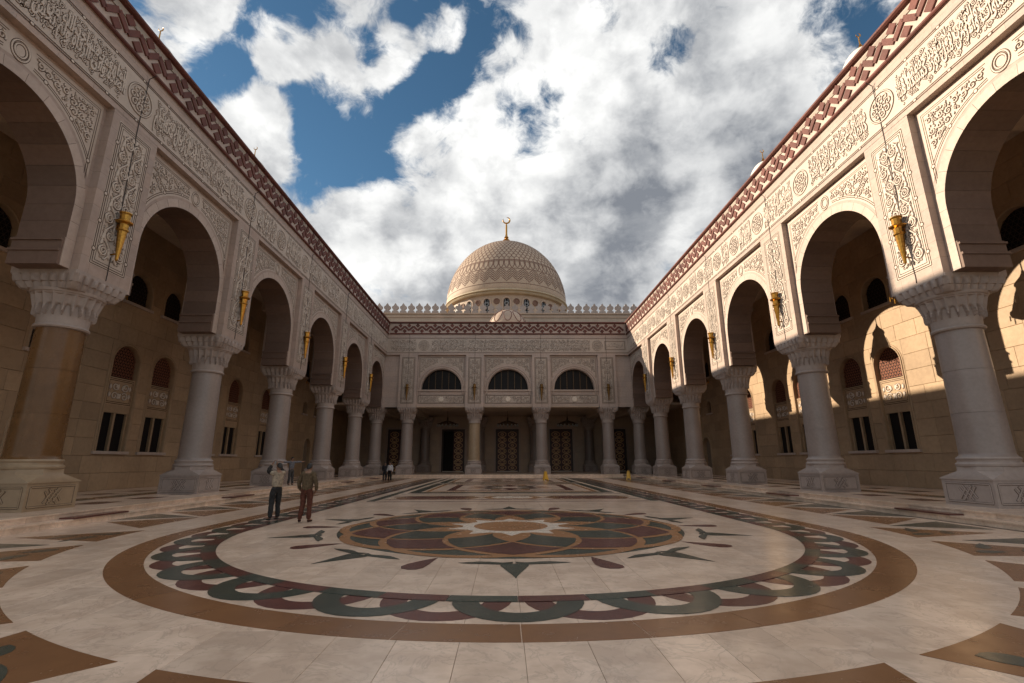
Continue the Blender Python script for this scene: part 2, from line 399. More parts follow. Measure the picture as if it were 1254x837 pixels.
def groove_rect(mb, s0, s1, t0, t1, mp, wd=.028, knots=None, gap=.075):
    for e in (0, gap):
        a0, a1, b0, b1 = s0+e, s1-e, t0+e, t1-e
        for q in (((a0, b0), (a1, b0)), ((a1, b0), (a1, b1)), ((a1, b1), (a0, b1)), ((a0, b1), (a0, b0))):
            groove(mb, q, mp, wd)
    if knots:
        for b in np.arange(t0+knots/2, t1, knots):
            for a in (s0+gap/2, s1-gap/2):
                mb.blob([(a+.07*math.cos(x), b+.07*math.sin(x)) for x in np.linspace(0, 2*PI, 9)[:-1]], .012, 0, 1, mp=mp, skirt=.02)

# Arabic joined letters: presentation forms looked up from the character database
FORMS = {}
for cp in list(range(0xFE80, 0xFEFD)):
    dec = unicodedata.decomposition(chr(cp)).split()
    if len(dec) >= 2 and dec[0] in ('<isolated>', '<initial>', '<medial>', '<final>'):
        FORMS.setdefault(''.join(chr(int(x, 16)) for x in dec[1:]), {})[dec[0][1:-1]] = chr(cp)
def shape_word(wd):
    units = []; i = 0
    while i < len(wd):
        if wd[i] == '\u0644' and i+1 < len(wd) and wd[i:i+2] in FORMS: units.append(wd[i:i+2]); i += 2
        else: units.append(wd[i]); i += 1
    out = []
    for k, u in enumerate(units):
        f = FORMS.get(u)
        if not f: out.append(u); continue
        pj = k > 0 and 'initial' in FORMS.get(units[k-1], {}); nj = k < len(units)-1 and 'initial' in f and ('final' in FORMS.get(units[k+1], {}))
        key = 'medial' if pj and nj else 'final' if pj else 'initial' if nj else 'isolated'
        out.append(f.get(key) or f.get('isolated') or u)
    return ''.join(out)
def shape_text(words): return ' '.join(shape_word(x) for x in words)[::-1]
VERSE = ('إنما يعمر مساجد الله من آمن بالله واليوم الآخر وأقام الصلاة وآتى الزكاة ولم يخش إلا الله فعسى أولئك أن يكونوا من المهتدين '
         'في بيوت أذن الله أن ترفع ويذكر فيها اسمه يسبح له فيها بالغدو والآصال رجال لا تلهيهم تجارة ولا بيع عن ذكر الله وإقام الصلاة وإيتاء الزكاة '
         'الله لا إله إلا هو الحي القيوم لا تأخذه سنة ولا نوم له ما في السماوات وما في الأرض من ذا الذي يشفع عنده إلا بإذنه يعلم ما بين أيديهم وما خلفهم '
         'ولا يحيطون بشيء من علمه إلا بما شاء وسع كرسيه السماوات والأرض ولا يئوده حفظهما وهو العلي العظيم '
         'الله نور السماوات والأرض مثل نوره كمشكاة فيها مصباح المصباح في زجاجة الزجاجة كأنها كوكب دري').split()
FCU = bpy.data.curves.new('lettering', 'FONT'); FCU.resolution_u = 2
FOB = bpy.data.objects.new('lettering', FCU); COL.objects.link(FOB)
def text_tris(s, offset):
    FCU.body = s; FCU.size = 1; FCU.offset = offset
    dg = bpy.context.evaluated_depsgraph_get()
    me = bpy.data.meshes.new_from_object(FOB.evaluated_get(dg))
    v = np.array([x.co[:2] for x in me.vertices]).reshape(-1, 2); f = [tuple(p.vertices) for p in me.polygons]
    bpy.data.meshes.remove(me); return v, f
def edge_walls(f):
    cnt = {}
    for p in f:
        for i in range(len(p)):
            e = (p[i], p[(i+1) % len(p)]); cnt[tuple(sorted(e))] = cnt.get(tuple(sorted(e)), 0)+1
    return [e for e, c in cnt.items() if c == 1]
VI = [0]
def inscription(mb, s_start, s_end, t0, t1, mp, h=.035):
    """two interleaved tiers of raised letters; s_start is where a reader stands at the left end of the line"""
    L = abs(s_end-s_start); sg = 1 if s_end > s_start else -1
    nw = max(2, int(L*1.5)); rows = []
    for tier in range(2):
        words = [VERSE[(VI[0]+k) % len(VERSE)] for k in range(nw)]; VI[0] += nw
        rows.append(shape_text(words))
    H = t1-t0
    for tier, tx in enumerate(rows):
        v, f = text_tris(tx, .016)
        if len(v) == 0: continue
        lo, hi = v.min(0), v.max(0)
        z0, z1 = (t0+H*.30, t1) if tier == 0 else (t0, t0+H*.74)
        def fit(q, lo=lo, hi=hi, z0=z0, z1=z1):
            a = (q[:, 0]-lo[0])/(hi[0]-lo[0])*L; b = z0+(q[:, 1]-lo[1])/(hi[1]-lo[1])*(z1-z0)
            return a, b
        a, b = fit(v); n = len(v); hh = h+.004*tier
        mb.add([mp(s_start+sg*x, y, hh) for x, y in zip(a, b)]+[mp(s_start+sg*x, y, 0) for x, y in zip(a, b)],
               f+[(i, j, n+j, n+i) for i, j in edge_walls(f)], 0)
        v2, f2 = text_tris(tx, .046); a, b = fit(v2)
        mb.add([mp(s_start+sg*x, y, .005+.003*tier) for x, y in zip(a, b)], f2, 1)
def filler(mb, a, b, t0, t1, mp, seed):
    pack_fill(mb, lambda x, y: a < x < b and t0 < y < t1, (a, b, t0, t1), mp, .055, .12, seed, h=.014, rw=.04, tries=int(260*(b-a)))
def knot_roundel(mb, c, z, r, mp, seed):
    ring = [(c+r*math.cos(a), z+r*math.sin(a)) for a in np.linspace(0, 2*PI, 33)[:-1]]
    mb.ribbon(ring, .05, .03, 0, 1, closed=True, mp=mp)
    rg = random.Random(seed)
    for k in range(8):
        a = k*PI/4; mb.ribbon(spiral(c+.60*r*math.cos(a), z+.60*r*math.sin(a), r*.27, 1.2, a+PI, 1, 14), .055, .035, 0, 1, mp=mp)
        mb.blob(leaf(c+.16*r*math.cos(a+.39), z+.16*r*math.sin(a+.39), a+.39, r*.32, .09), .03, 0, 1, mp=mp)
    mb.ribbon([(c+.14*r*math.cos(a), z+.14*r*math.sin(a)) for a in np.linspace(0, 2*PI, 11)[:-1]], .05, .04, 0, 1, closed=True, mp=mp)

# ------------------------------------------------------------------ dimensions
ZP = .355                       # floor level of the galleries
YK = [16.25+8.4*k for k in range(-1, 6)]   # column centres along the side arcades (first one stands beside the camera)
DA, DW = 14.6, 22.0             # arcade pier face, gallery back wall
YF = 56.85                      # pier face of the far front
YB = 72.4                       # prayer hall wall at the back of the porch
Z_CAP, Z_REC, Z_C0, Z_C1 = 8.05, 14.32, 16.78, 18.44

# ------------------------------------------------------------------ the ground and the court floor
mb = MB(); mb.quad((-900, -900, -.35), (900, -900, -.35), (900, 1200, -.35), (-900, 1200, -.35))
g = build('ground', mb, stone('dry_ground', (.30, .24, .18), vary=0, rough=.9)); g['kind'] = 'structure'
mb = MB(); mb.box((-13.6, -14, -.30), (13.6, 57.0, -.014))
floor = build('courtyard_floor', mb, M_WALLCORE); floor['kind'] = 'structure'
TW, TL = .66, 1.32
tile_me = {}
def tile_mesh(wd, ln):
    k = (round(wd, 2), round(ln, 2))
    if k not in tile_me:
        m = MB(); m.chamfer((0, 0, -.012), (wd-.004, ln-.004, 0), .002); tile_me[k] = m.mesh('floor_tile', M_TILE)
    return tile_me[k]
tiles = []
for i in range(-20, 20):
    x = i*TW-.2; x1 = min(x+TW, 13.55); x0 = max(x, -13.55)
    if x1-x0 < .05: continue
    off = TL/2 if i % 2 else 0
    for j in range(-4, 44):
        y = j*TL+off
        if y > 56.9: continue
        tiles.append((math.hypot(x-CAMPOS.x, y) if y > 2.6 and abs(x) < y*1.25+1 else 999+abs(y), x0, y, x1-x0, min(TL, 56.95-y)))
tiles.sort(); rest = MB()
for k, (d, x, y, wd, ln) in enumerate(tiles):
    if ln < .05: continue
    if k < 300: put('floor_tile', tile_mesh(wd, ln), floor, (x, y, 0))
    else: rest.chamfer((x, y, -.012), (x+wd-.006, y+ln-.006, 0), .0035)
build('floor_tiles', rest, M_TILE, floor, kind='stuff')

CX, CY = -.22, 14.35
def pol(r, a): return (CX+r*math.cos(a), CY+r*math.sin(a))
def inlay(name, poly, mat, lvl=1, parent=floor):
    m = MB(); c = np.mean(np.array(poly), 0); z = .004*lvl
    m.prism([(a-c[0], b-c[1]) for a, b in poly], -.0035, 0, 0)
    return build(name, m, mat, parent, (c[0], c[1], z))
def ring_piece(r0, r1, a0, a1, n=6):
    A = np.linspace(a0, a1, n); return [pol(r1, a) for a in A]+[pol(r0, a) for a in A[::-1]]
# brown ring, interlaced loops, inner band
N1 = 40; base = inlay('ring_stone', ring_piece(8.27, 8.83, -PI/2+.002, -PI/2+2*PI/N1-.002, 7), M_BROWN)
bpy.data.objects.remove(base)
m = MB(); m.prism([(a-CX, b-CY) for a, b in ring_piece(8.27, 8.83, .0006, 2*PI/N1-.0006, 7)], -.0035, 0); rme = m.mesh('ring_stone', M_BROWN)
for k in range(N1//2, N1): put('ring_stone', rme, floor, (CX, CY, .004), (0, 0, 2*PI*k/N1))
NL = 48
def loop_poly(rc, ws, wo, ls, lo, n=16):
    A = np.linspace(0, PI, n); P_ = []
    for a in A: P_.append(((rc+lo*math.sin(a)), wo*math.cos(a)))
    for a in A[::-1]: P_.append(((rc+ls*math.sin(a)), ws*math.cos(a)))
    return [(r*math.cos(t/r), r*math.sin(t/r)) for r, t in P_]
lm = []
for mt in (M_GREEN, M_MAROON):
    m = MB(); m.prism(loop_poly(7.34, .52, .88, .52, .86), -.0035, 0); lm.append(m.mesh('loop_stone', mt))
bm_ = []
for mt in (M_GREEN, M_MAROON):
    m = MB(); m.prism([(a-CX, b-CY) for a, b in ring_piece(7.11, 7.38, .0006, 2*PI/NL-.0006, 5)], -.0035, 0); bm_.append(m.mesh('band_stone', mt))
for k in range(NL//2, NL+1):
    put('loop_stone', lm[k % 2], floor, (CX, CY, .004 if k % 2 else .008), (0, 0, 2*PI*k/NL))
    if k < NL: put('band_stone', bm_[(k+1) % 2], floor, (CX, CY, .012), (0, 0, 2*PI*k/NL))
# the border runs on straight down both long sides
LP = 2*PI*7.34/NL
def straight_loop(wo, ws, lo, ls, n=14):
    A = np.linspace(0, PI, n)
    return [(7.34+lo*math.sin(a), wo*math.cos(a)) for a in A]+[(7.34+ls*math.sin(a), ws*math.cos(a)) for a in A[::-1]]
sl, sb = [], []
for mt in (M_GREEN, M_MAROON):
    m = MB(); m.prism(straight_loop(.88, .52, .86, .52), -.0035, 0); sl.append(m.mesh('loop_stone', mt))
    m = MB(); m.prism(rect(7.11, 7.38, .002, LP-.002), -.0035, 0); sb.append(m.mesh('band_stone', mt))
m = MB(); m.prism(rect(8.27, 8.83, .002, 1.44), -.0035, 0); se = m.mesh('ring_stone', M_BROWN)
for sx in (-1, 1):
    for k in range(1, 43):
        put('loop_stone', sl[k % 2], floor, (CX, CY+k*LP, .004 if k % 2 else .008), None, (sx, 1, 1))
    for k in range(0, 43): put('band_stone', sb[(k+1) % 2], floor, (CX, CY+k*LP, .012), None, (sx, 1, 1))
    for k in range(28): put('ring_stone', se, floor, (CX, CY+.02+k*1.445, .004), None, (sx, 1, 1))
# the flower: ten overlapping circles, cells between them
NP_, CR = 10, 2.2
def rcross(mm): return 2*CR*math.cos(mm*PI/NP_)
def arc_on(k, a, b, n=6):
    """points along circle k between polar angles a and b (angles seen from the medallion centre)"""
    th = 2*PI*k/NP_+PI/2+PI/NP_; out = []
    for x in np.linspace(a, b, n): out.append((2*CR*math.cos(x-th)*math.cos(x), 2*CR*math.cos(x-th)*math.sin(x)))
    return out
th0 = PI/2+PI/NP_
def inset(poly, d):
    p = np.array(poly); c = p.mean(0); n = len(p)
    e = np.roll(p, -1, 0)-np.roll(p, 1, 0); e /= np.maximum(np.linalg.norm(e, axis=1, keepdims=True), 1e-9)
    nn = np.stack([-e[:, 1], e[:, 0]], 1); sg = np.sign(((c-p)*nn).sum(1, keepdims=True)); return [tuple(x) for x in p+nn*sg*d]
hs = PI/NP_
def cell(row):
    # circle 0 is centred at th0; cell centred at th0 + row*hs ... between circles
    if row == 0:   # outer fringe of circle 0
        return arc_on(0, th0-hs, th0+hs, 9)+arc_on(1, th0+hs, th0, 4)[1:]+arc_on(-1, th0, th0-hs, 4)[1:-1]
    c = th0+hs*row
    a, b = row, -1+0
    # diamond bounded by circles: outer sides (row, 0), inner sides (row+1, -1)
    return (arc_on(row, c, c-hs, 5)[:-1]+arc_on(-1, c-hs, c, 5)[:-1]+arc_on(row+1, c, c+hs, 5)[:-1]+arc_on(0, c+hs, c, 5)[:-1])
m = MB(); m.prism([(4.46*math.cos(a), 4.46*math.sin(a)) for a in np.linspace(0, 2*PI, 73)[:-1]], -.0035, 0)
put('flower_ground', m.mesh('flower_ground', M_GREEN), floor, (CX, CY, .004))
m = MB(); 
for k in range(NP_):
    th = th0+k*2*hs
    for rr0, rr1 in ((CR-.13, CR+.11),):
        A = np.linspace(0, 2*PI, 41)[:-1]; c = (CR*math.cos(th), CR*math.sin(th))
        V = [(c[0]+rr0*math.cos(a), c[1]+rr0*math.sin(a), .0005*k*.3) for a in A]+[(c[0]+rr1*math.cos(a), c[1]+rr1*math.sin(a), .0005*k*.3) for a in A]
        m.add(V, [(i, (i+1) % 40, 40+(i+1) % 40, 40+i) for i in range(40)])
put('flower_outline', m.mesh('flower_outline', M_ORANGE), floor, (CX, CY, .008))
m = MB(); m.prism([(2.5*math.cos(a), 2.5*math.sin(a)) for a in np.linspace(0, 2*PI, 61)[:-1]], -.0015, 0); put('centre_ground', m.mesh('centre_ground', M_ORANGE), floor, (CX, CY, .0115))
for row, mt in ((1, M_MAROON), (2, M_GREEN), (3, M_WHITE)):
    m = MB(); poly = inset(cell(row), .07) if row < 3 else [(r_*math.cos(th0+3*hs+a), r_*math.sin(th0+3*hs+a)) for r_, a in ((1.75, 0), (1.25, .22), (.8, .28), (.8, -.28), (1.25, -.22))]
    m.prism(poly, -.003, 0); me = m.mesh('petal_stone', mt)
    for k in range(NP_): put('petal_stone', me, floor, (CX, CY, .014), (0, 0, k*2*hs))
for r_, mt, z in ((1.30, M_WHITE, .016), (1.0, M_ORANGE, .020)):
    m = MB(); m.prism([(r_*math.cos(a), r_*math.sin(a)) for a in np.linspace(0, 2*PI, 41)[:-1]], -.0035, 0)
    put('centre_disc', m.mesh('centre_disc', mt), floor, (CX, CY, z))
# leaf sprays and drops around the flower
def leafpoly(L, wd, bend=0, n=10, sharp=1.0):
    t = np.linspace(0, 1, n); o = wd/2*np.sin(PI*t**.75)**sharp; y = bend*t**2
    return [(a, b+c) for a, b, c in zip(L*t, o, y)]+[(a, -b+c) for a, b, c in list(zip(L*t, o, y))[::-1][1:-1]]
m1 = MB(); m1.prism([(4.93, 0), (4.91, -.12), (4.98, -.24), (5.08, -.24), (5.40, -.15), (5.75, -.05), (5.98, 0), (5.75, .05), (5.40, .15), (5.08, .24), (4.98, .24), (4.91, .12)], -.0035, 0)
spear = m1.mesh('leaf_stone', M_GREEN)
def sidepoly(sg):
    P_ = [(4.78, .02), (4.84, .20), (4.76, .45), (4.74, .62), (4.84, .98), (4.90, .72), (4.93, .48), (4.97, .24), (4.88, .03)]
    return [(a, sg*b) for a, b in P_]
sides = []
for sg in (1, -1):
    m = MB(); m.prism(sidepoly(sg), -.0035, 0); sides.append(m.mesh('leaf_stone', M_GREEN))
m = MB(); m.prism([(4.56, .02), (4.85, -.12), (5.2, -.24), (5.42, -.25), (5.56, -.17), (5.61, -.02), (5.56, .11), (5.42, .16), (5.1, .12), (4.8, .06)], -.0035, 0); drop = m.mesh('drop_stone', M_MAROON)
for k in range(NP_):
    a = -PI/2+k*2*hs
    put('leaf_stone', spear, floor, (CX, CY, .008), (0, 0, a))
    for s_ in sides: put('leaf_stone', s_, floor, (CX, CY, .012), (0, 0, a))
    put('drop_stone', drop, floor, (CX, CY, .008), (0, 0, a+hs))
for o in floor.children:
    if o.name.split('.')[0] in ('flower_ground', 'flower_outline', 'centre_ground', 'petal_stone', 'centre_disc', 'leaf_stone', 'drop_stone'):
        o.location.y += .22; o.scale = (1.05, 1.05, 1)
# outer sunburst of brown and green triangles inside the square border
NT_ = 26; pit = 2*PI/NT_; half = R(5.45)
def sq_r(a):
    c, s = math.cos(a), math.sin(a)
    return min(12.95/abs(c) if abs(c) > 1e-6 else 1e9, (23.2-CY)/s if s > 1e-6 else 1e9, 12.9/abs(s) if abs(s) > 1e-6 else 1e9)
def lerp(p, q, t): return (p[0]+(q[0]-p[0])*t, p[1]+(q[1]-p[1])*t)
for k in range(NT_):
    a = -PI/2+k*pit
    if math.sin(a) > -.02: continue
    rm = sq_r(a)
    if rm > 11:
        arcp = [pol(9.98, a+x) for x in np.linspace(-half, half, 7)]
        inlay('brown_ray', arcp+[pol(min(rm-.7, 13.2), a)], M_BROWN)
        if rm-.7 > 12.3:
            u = np.array((math.cos(a), math.sin(a))); v = np.array((-u[1], u[0])); c0 = np.array(pol(10.75, a))
            for dx, dy, L, bd in ((-.1, .34, .95, .34), (-.35, -.30, .8, -.3), (.55, .02, .75, .22)):
                P_ = leafpoly(L, .36, bd); q = [tuple(c0+u*(dx-.2+p[0]*.55-p[1]*.5)+v*(dy*.9-.25+p[0]*.6+p[1]*.7)) for p in P_]
                inlay('scroll_stone', q, M_GREEN, 2)
    b = a+pit/2; rb0, rb1 = sq_r(b-half*.75), sq_r(b+half*.75)
    if min(rb0, rb1) > 11.6 and math.sin(b) < .02:
        inlay('green_ray', [pol(10.75, b), pol(rb0-.05, b-half*.75), pol(rb1-.05, b+half*.75)], M_GREEN)
# long interlaced border bands and the panels between the medallion and the far front
def strip(name, x0, x1, y0, y1, mat, lvl=1): return inlay(name, rect(x0, x1, y0, y1), mat, lvl)
for sx in (-1, 1):
    for j in range(8):
        y0 = 23.6+j*4.06
        strip('edge_stone', min(sx*6.45, sx*6.85), max(sx*6.45, sx*6.85), y0+.01, y0+4.05, M_GREEN)
    for j in range(14):           # triangles along the side strips
        y0 = 14.6+j*2.96
        inlay('brown_ray', [(sx*10.7, y0), (sx*10.7, y0+2.75), (sx*12.75, y0+1.45)], M_BROWN)
        inlay('green_ray', [(sx*13.02, y0+1.9), (sx*13.02, y0+3.95), (sx*11.0, y0+2.92)], M_GREEN)
for y0, y1, mt in ((23.36, 23.52, M_MAROON), (24.62, 24.82, M_MAROON), (27.1, 27.3, M_GREEN), (28.75, 28.95, M_GREEN)):
    for x in np.arange(-6.3, 6.2, 2.1): strip('band_strip', x+.01, x+2.09, y0, y1, mt)
for sx in (-1, 1):
    inlay('panel_stone', [(sx*2.1, 25.0), (sx*5.6, 25.0), (sx*6.1, 26.0), (sx*5.6, 26.95), (sx*2.1, 26.95), (sx*1.6, 26.0)], M_BROWN)
    inlay('panel_stone', [(sx*2.6, 25.35), (sx*5.2, 25.35), (sx*5.55, 26.0), (sx*5.2, 26.6), (sx*2.6, 26.6), (sx*2.2, 26.0)], M_MAROON, 2)
inlay('panel_stone', [(-1.1, 25.1), (1.1, 25.1), (1.6, 26), (1.1, 26.9), (-1.1, 26.9), (-1.6, 26)], M_ORANGE)
inlay('panel_stone', [(-.8, 25.4), (.8, 25.4), (1.1, 26), (.8, 26.6), (-.8, 26.6), (-1.1, 26)], M_WHITE, 2)
def frame(x0, x1, y0, y1, wd, mat, lvl=1):
    strip('frame_stone', x0, x1, y0, y0+wd*1.6, mat, lvl); strip('frame_stone', x0, x1, y1-wd*1.6, y1, mat, lvl)
    strip('frame_stone', x0, x0+wd, y0+wd*1.6+.01, y1-wd*1.6-.01, mat, lvl); strip('frame_stone', x1-wd, x1, y0+wd*1.6+.01, y1-wd*1.6-.01, mat, lvl)
for (y0, y1) in ((29.6, 42.4), (43.4, 55.6)):
    frame(-6.1, 6.1, y0, y1, .62, M_GREEN); frame(-5.3, 5.3, y0+1.2, y1-1.2, .28, M_ORANGE); frame(-4.1, 4.1, y0+2.4, y1-2.4, .5, M_MAROON)
    yc = (y0+y1)/2
    for k in range(8):
        a = k*PI/4; c, s = math.cos(a), math.sin(a); ca, sa = math.cos(a+PI/8), math.sin(a+PI/8); cb, sb = math.cos(a-PI/8), math.sin(a-PI/8)
        inlay('star_stone', [(3.0*c, yc+3.4*s), (1.7*ca, yc+1.9*sa), (.7*c, yc+.8*s), (1.7*cb, yc+1.9*sb)], (M_MAROON, M_GREEN)[k % 2])
        inlay('star_stone', [(3.3*ca, yc+3.5*sa), (2.5*math.cos(a+.22), yc+2.8*math.sin(a+.22)), (2.0*ca, yc+2.2*sa), (2.5*math.cos(a+.56), yc+2.8*math.sin(a+.56))], M_ORANGE)

# gallery platforms, steps
plat = MB()
for sx in (-1, 1):
    a, b = sorted((sx*13.58, sx*40)); plat.box((a, -6, -.30), (b, 74, ZP-.016))
plat.box((-13.58, 56.55, -.30), (13.58, 74, ZP-.016))
gal = build('gallery_floor', plat, M_WALLCORE); gal['kind'] = 'structure'
slab = {}
def paver(x0, x1, y0, y1, z, mat, name='paving_slab', parent=gal, th=.014):
    k = (round(x1-x0, 3), round(y1-y0, 3), mat.name)
    if k not in slab:
        m = MB(); m.chamfer((0, 0, -th), (x1-x0-.008, y1-y0-.008, 0), .004); slab[k] = m.mesh(name, mat)
    return put(name, slab[k], parent, (x0, y0, z))
restp = MB(); cnt = 0
for sx in (-1, 1):
    for i in range(8):
        a = 13.9+i*1.02
        for j in range(38):
            y0 = 8+j*1.28
            x0, x1 = sorted((sx*a, sx*(a+1.02)))
            if i in (1, 5) and j % 2 == 0: mt = M_MAROON
            elif i == 3: mt = (M_BROWN, M_GREEN)[j % 2]
            else: mt = M_TILE
            if (y0 < 33 and cnt < 290) or mt is not M_TILE: paver(x0, x1, y0, y0+1.28, ZP, mt); cnt += 1
            else: restp.chamfer((x0, y0, ZP-.014), (x1-.008, y0+1.28-.008, ZP), .004)
for i in range(28):
    for j in range(12):
        x0 = -14.28+i*1.02; y0 = 57.1+j*1.28; restp.chamfer((x0, y0, ZP-.014), (x0+1.012, y0+1.272, ZP), .004)
build('paving_slabs', restp, M_TILE, gal, kind='stuff')
# each step stone is its own piece
for sx in (-1, 1):
    for j in range(33):
        y0 = 8.2+j*1.5
        if y0+1.5 > 57: break
        for (d0, d1, z, nm) in ((13.52, 13.9, ZP, 'edge_stone'), (13.1, 13.53, .18, 'step_stone')):
            m = MB(); x0, x1 = sorted((sx*d0, sx*d1)); m.box((x0, y0+.004, z-.045), (x1, y0+1.496, z)); m.box((x0+.025, y0+.006, 0 if z < .3 else .17), (x1-.025, y0+1.494, z-.045))
            build('step_stone', m, M_TILE, gal)
    for y in YK[1:]:
        m = MB(); x0, x1 = sorted((sx*13.06, sx*13.519)); m.box((x0, y-1.05, .1805), (x1, y+1.05, .225)); build('plinth_slab', m, M_MAROON, gal)
for i in range(19):
    x0 = -13.05+i*1.375; m = MB(); m.box((x0+.004, 56.35, .17), (x0+1.371, 57.1, ZP)); m.box((x0+.004, 55.95, 0.001), (x0+1.371, 56.36, .18)); build('step_stone', m, M_TILE, gal)

# ------------------------------------------------------------------ columns
def bump_ring(z, half, n=96, amp=0, sq=1.0, lobes=0, phase=0):
    out = []
    for i in range(n):
        a = 2*PI*(i+.5)/n; c, s = math.cos(a), math.sin(a)
        k = 1/max(abs(c), abs(s)); r = half*((1-sq)+sq*k)
        if lobes:
            u = (max(-1, min(1, (s/abs(c) if abs(c) > abs(s) else c/abs(s))))+1)/2*lobes; r += amp*abs(math.sin(PI*u))
        out.append((r*c, r*s, z))
    return out
def knot_mesh(half, z0, z1, mat):
    m = MB(); h = half; zc = (z0+z1)/2; hh = (z1-z0)/2-.12; ww = h-.13
    for face in range(4):
        a = face*PI/2; c, s = math.cos(a), math.sin(a)
        mp = lambda u, v, n: (c*(h+n)-s*u, s*(h+n)+c*u, v)
        for q in (((-ww, zc-hh), (ww, zc-hh)), ((ww, zc-hh), (ww, zc+hh)), ((ww, zc+hh), (-ww, zc+hh)), ((-ww, zc+hh), (-ww, zc-hh))):
            m.ribbon(q, .05, .02, 0, 1, mp=mp, skirt=.008)
        for k in (-1, 0, 1):
            for sg in (1, -1):
                L = hh*.8 if k == 0 else hh*.62
                m.ribbon([(k*.17-sg*L*.72, zc-L+.02*k), (k*.17+sg*L*.72, zc+L+.02*k)], .052, .024+.004*sg, 0, 1, mp=mp, skirt=.012)
    return m.mesh('knot_relief', [mat, M_DIRTSHADE])
def shaft_mesh(mat, flutes=0):
    m = MB(); n = 64
    prof = [(.78, 1.90-ZP), (.73, 1.95-ZP), (.707, 2.0-ZP), (.705, 2.05-ZP)]
    for zj in (3.35, 4.8):
        rj = .705-.05*(zj-2)/4.2
        prof += [(rj+.0004, zj-.04-ZP), (rj, zj-.010-ZP), (rj-.014, zj-.009-ZP), (rj-.014, zj+.009-ZP), (rj, zj+.010-ZP), (rj-.0004, zj+.04-ZP)]
    prof += [(.6555, 6.15-ZP), (.655, 6.2-ZP), (.66, 6.22-ZP)]
    L = []
    for r, z in prof:
        row = []
        for i in range(n):
            a = 2*PI*i/n
            rr = r-(.012*abs(math.sin(a*flutes/2)) if flutes and z+ZP > 4.85 else 0); row.append((rr*math.cos(a), rr*math.sin(a), z))
        L.append(row)
    m.loops(L); return m.mesh('shaft', mat, 40)
def capital_mesh():
    m = MB(); n = 240; NR = 20
    m.lathe([(.66, 6.19-ZP), (.735, 6.21-ZP), (.76, 6.26-ZP), (.735, 6.31-ZP), (.69, 6.33-ZP)], 48)
    rows = []
    for z in np.linspace(6.32, 7.47, 40):
        row = []
        for i in range(n):
            a = 2*PI*i/n; u = (a*NR/(2*PI)) % 1
            d_ = min(u, 1-u); tip = 6.98-.36*max(0, 1-d_*3.6)            # pointed pendants hang under the ribs
            r0 = .69+.05*(z-6.32)
            k = min(1, max(0, (z-tip)/.03)); niche = abs(math.sin(PI*u))
            r1 = .86+.15*max(0, (z-6.9)/.57)-.095*niche*(1 if 6.9 < z < 7.3 else .35)
            if z > 7.36: r1 = 1.0+.03*(z-7.36)/.1
            row.append(((r0+(r1-r0)*k)*math.cos(a), (r0+(r1-r0)*k)*math.sin(a), z-ZP))
        rows.append(row)
    m.loops(rows)
    return m.mesh('capital', M_CAP, 28)
def abacus_mesh():
    m = MB(); L = []
    for z, h, amp in ((7.44, .90, .0), (7.46, .90, .10), (7.58, .93, .11), (7.66, .99, .05), (7.665, .97, .15), (7.78, 1.0, .155), (7.88, 1.05, .09), (7.93, 1.11, .0), (8.05, 1.115, 0)):
        L.append(bump_ring(z-ZP, h, 168, amp, 1.0 if z > 7.5 else .8, 7))
    m.loops(L); return m.mesh('abacus', M_CAP, 22)
def plinth_mesh(mat):
    m = MB(); h = .915; b = .0
    m.box((-h, -h, 0), (h, h, 1.18-ZP))
    def octo(r, z, ch):
        return [(r, -ch, z), (r, ch, z), (ch, r, z), (-ch, r, z), (-r, ch, z), (-r, -ch, z), (-ch, -r, z), (ch, -r, z)]
    m.loops([octo(h+.03, 1.181-ZP, h+.029), octo(h+.03, 1.215-ZP, h+.029), octo(.80, 1.45-ZP, .36), octo(.80, 1.60-ZP, .36)])
    m.lathe([(.80, 1.58-ZP), (.85, 1.62-ZP), (.86, 1.68-ZP), (.82, 1.72-ZP), (.79, 1.74-ZP), (.79, 1.80-ZP), (.81, 1.82-ZP), (.82, 1.86-ZP), (.79, 1.905-ZP)], 48)
    return m.mesh('plinth', mat, 35)
ME_CAP, ME_ABA = capital_mesh(), abacus_mesh()
ME_KNOT = {'grey': knot_mesh(.915, 0, 1.18-ZP, M_CAP), 'brown': knot_mesh(.915, 0, 1.18-ZP, M_BROWNCOL2)}; ME_KNOT['honey'] = ME_KNOT['grey']
ME_SH = {k: shaft_mesh(mt, fl) for k, mt, fl in (('grey', M_COLUMN, 0), ('brown', M_BROWNCOL, 24), ('honey', M_BROWNCOL2, 0))}
ME_PL = {'grey': plinth_mesh(M_CAP), 'brown': plinth_mesh(M_BROWNCOL2), 'honey': None}
ME_PL['honey'] = ME_PL['grey']
def column(loc, label, group, kind='grey'):
    t = thing('marble_column', label, 'column', loc, group)
    p = put('plinth', ME_PL[kind], t, loc); put('knot_relief', ME_KNOT[kind], p, loc, kind='stuff')
    put('shaft', ME_SH[kind], t, loc); put('capital', ME_CAP, t, loc); put('abacus', ME_ABA, t, loc)
    return t
ORD = ['nearest', 'second', 'third', 'fourth', 'fifth', 'sixth']
DC = 15.71
for sx, sd in ((-1, 'left'), (1, 'right')):
    for k in range(6):
        if k == 0 and sx < 0: lb = 'thick brown marble column with faint flutes at the near end of the left arcade'
        elif k == 0: lb = 'big grey marble column in shade at the near end of the right arcade'
        elif k == 5: lb = f'grey marble column of the {sd} arcade standing in the far {sd} corner of the court'
        else: lb = f'grey marble column of the {sd} arcade, {ORD[k]} counting from the camera'
        column((sx*DC, YK[k+1], ZP), lb, f'columns of the {sd} arcade', 'brown' if (k == 0 and sx < 0) else 'grey')
FX = [-11.94, -3.98, 3.98, 11.94]
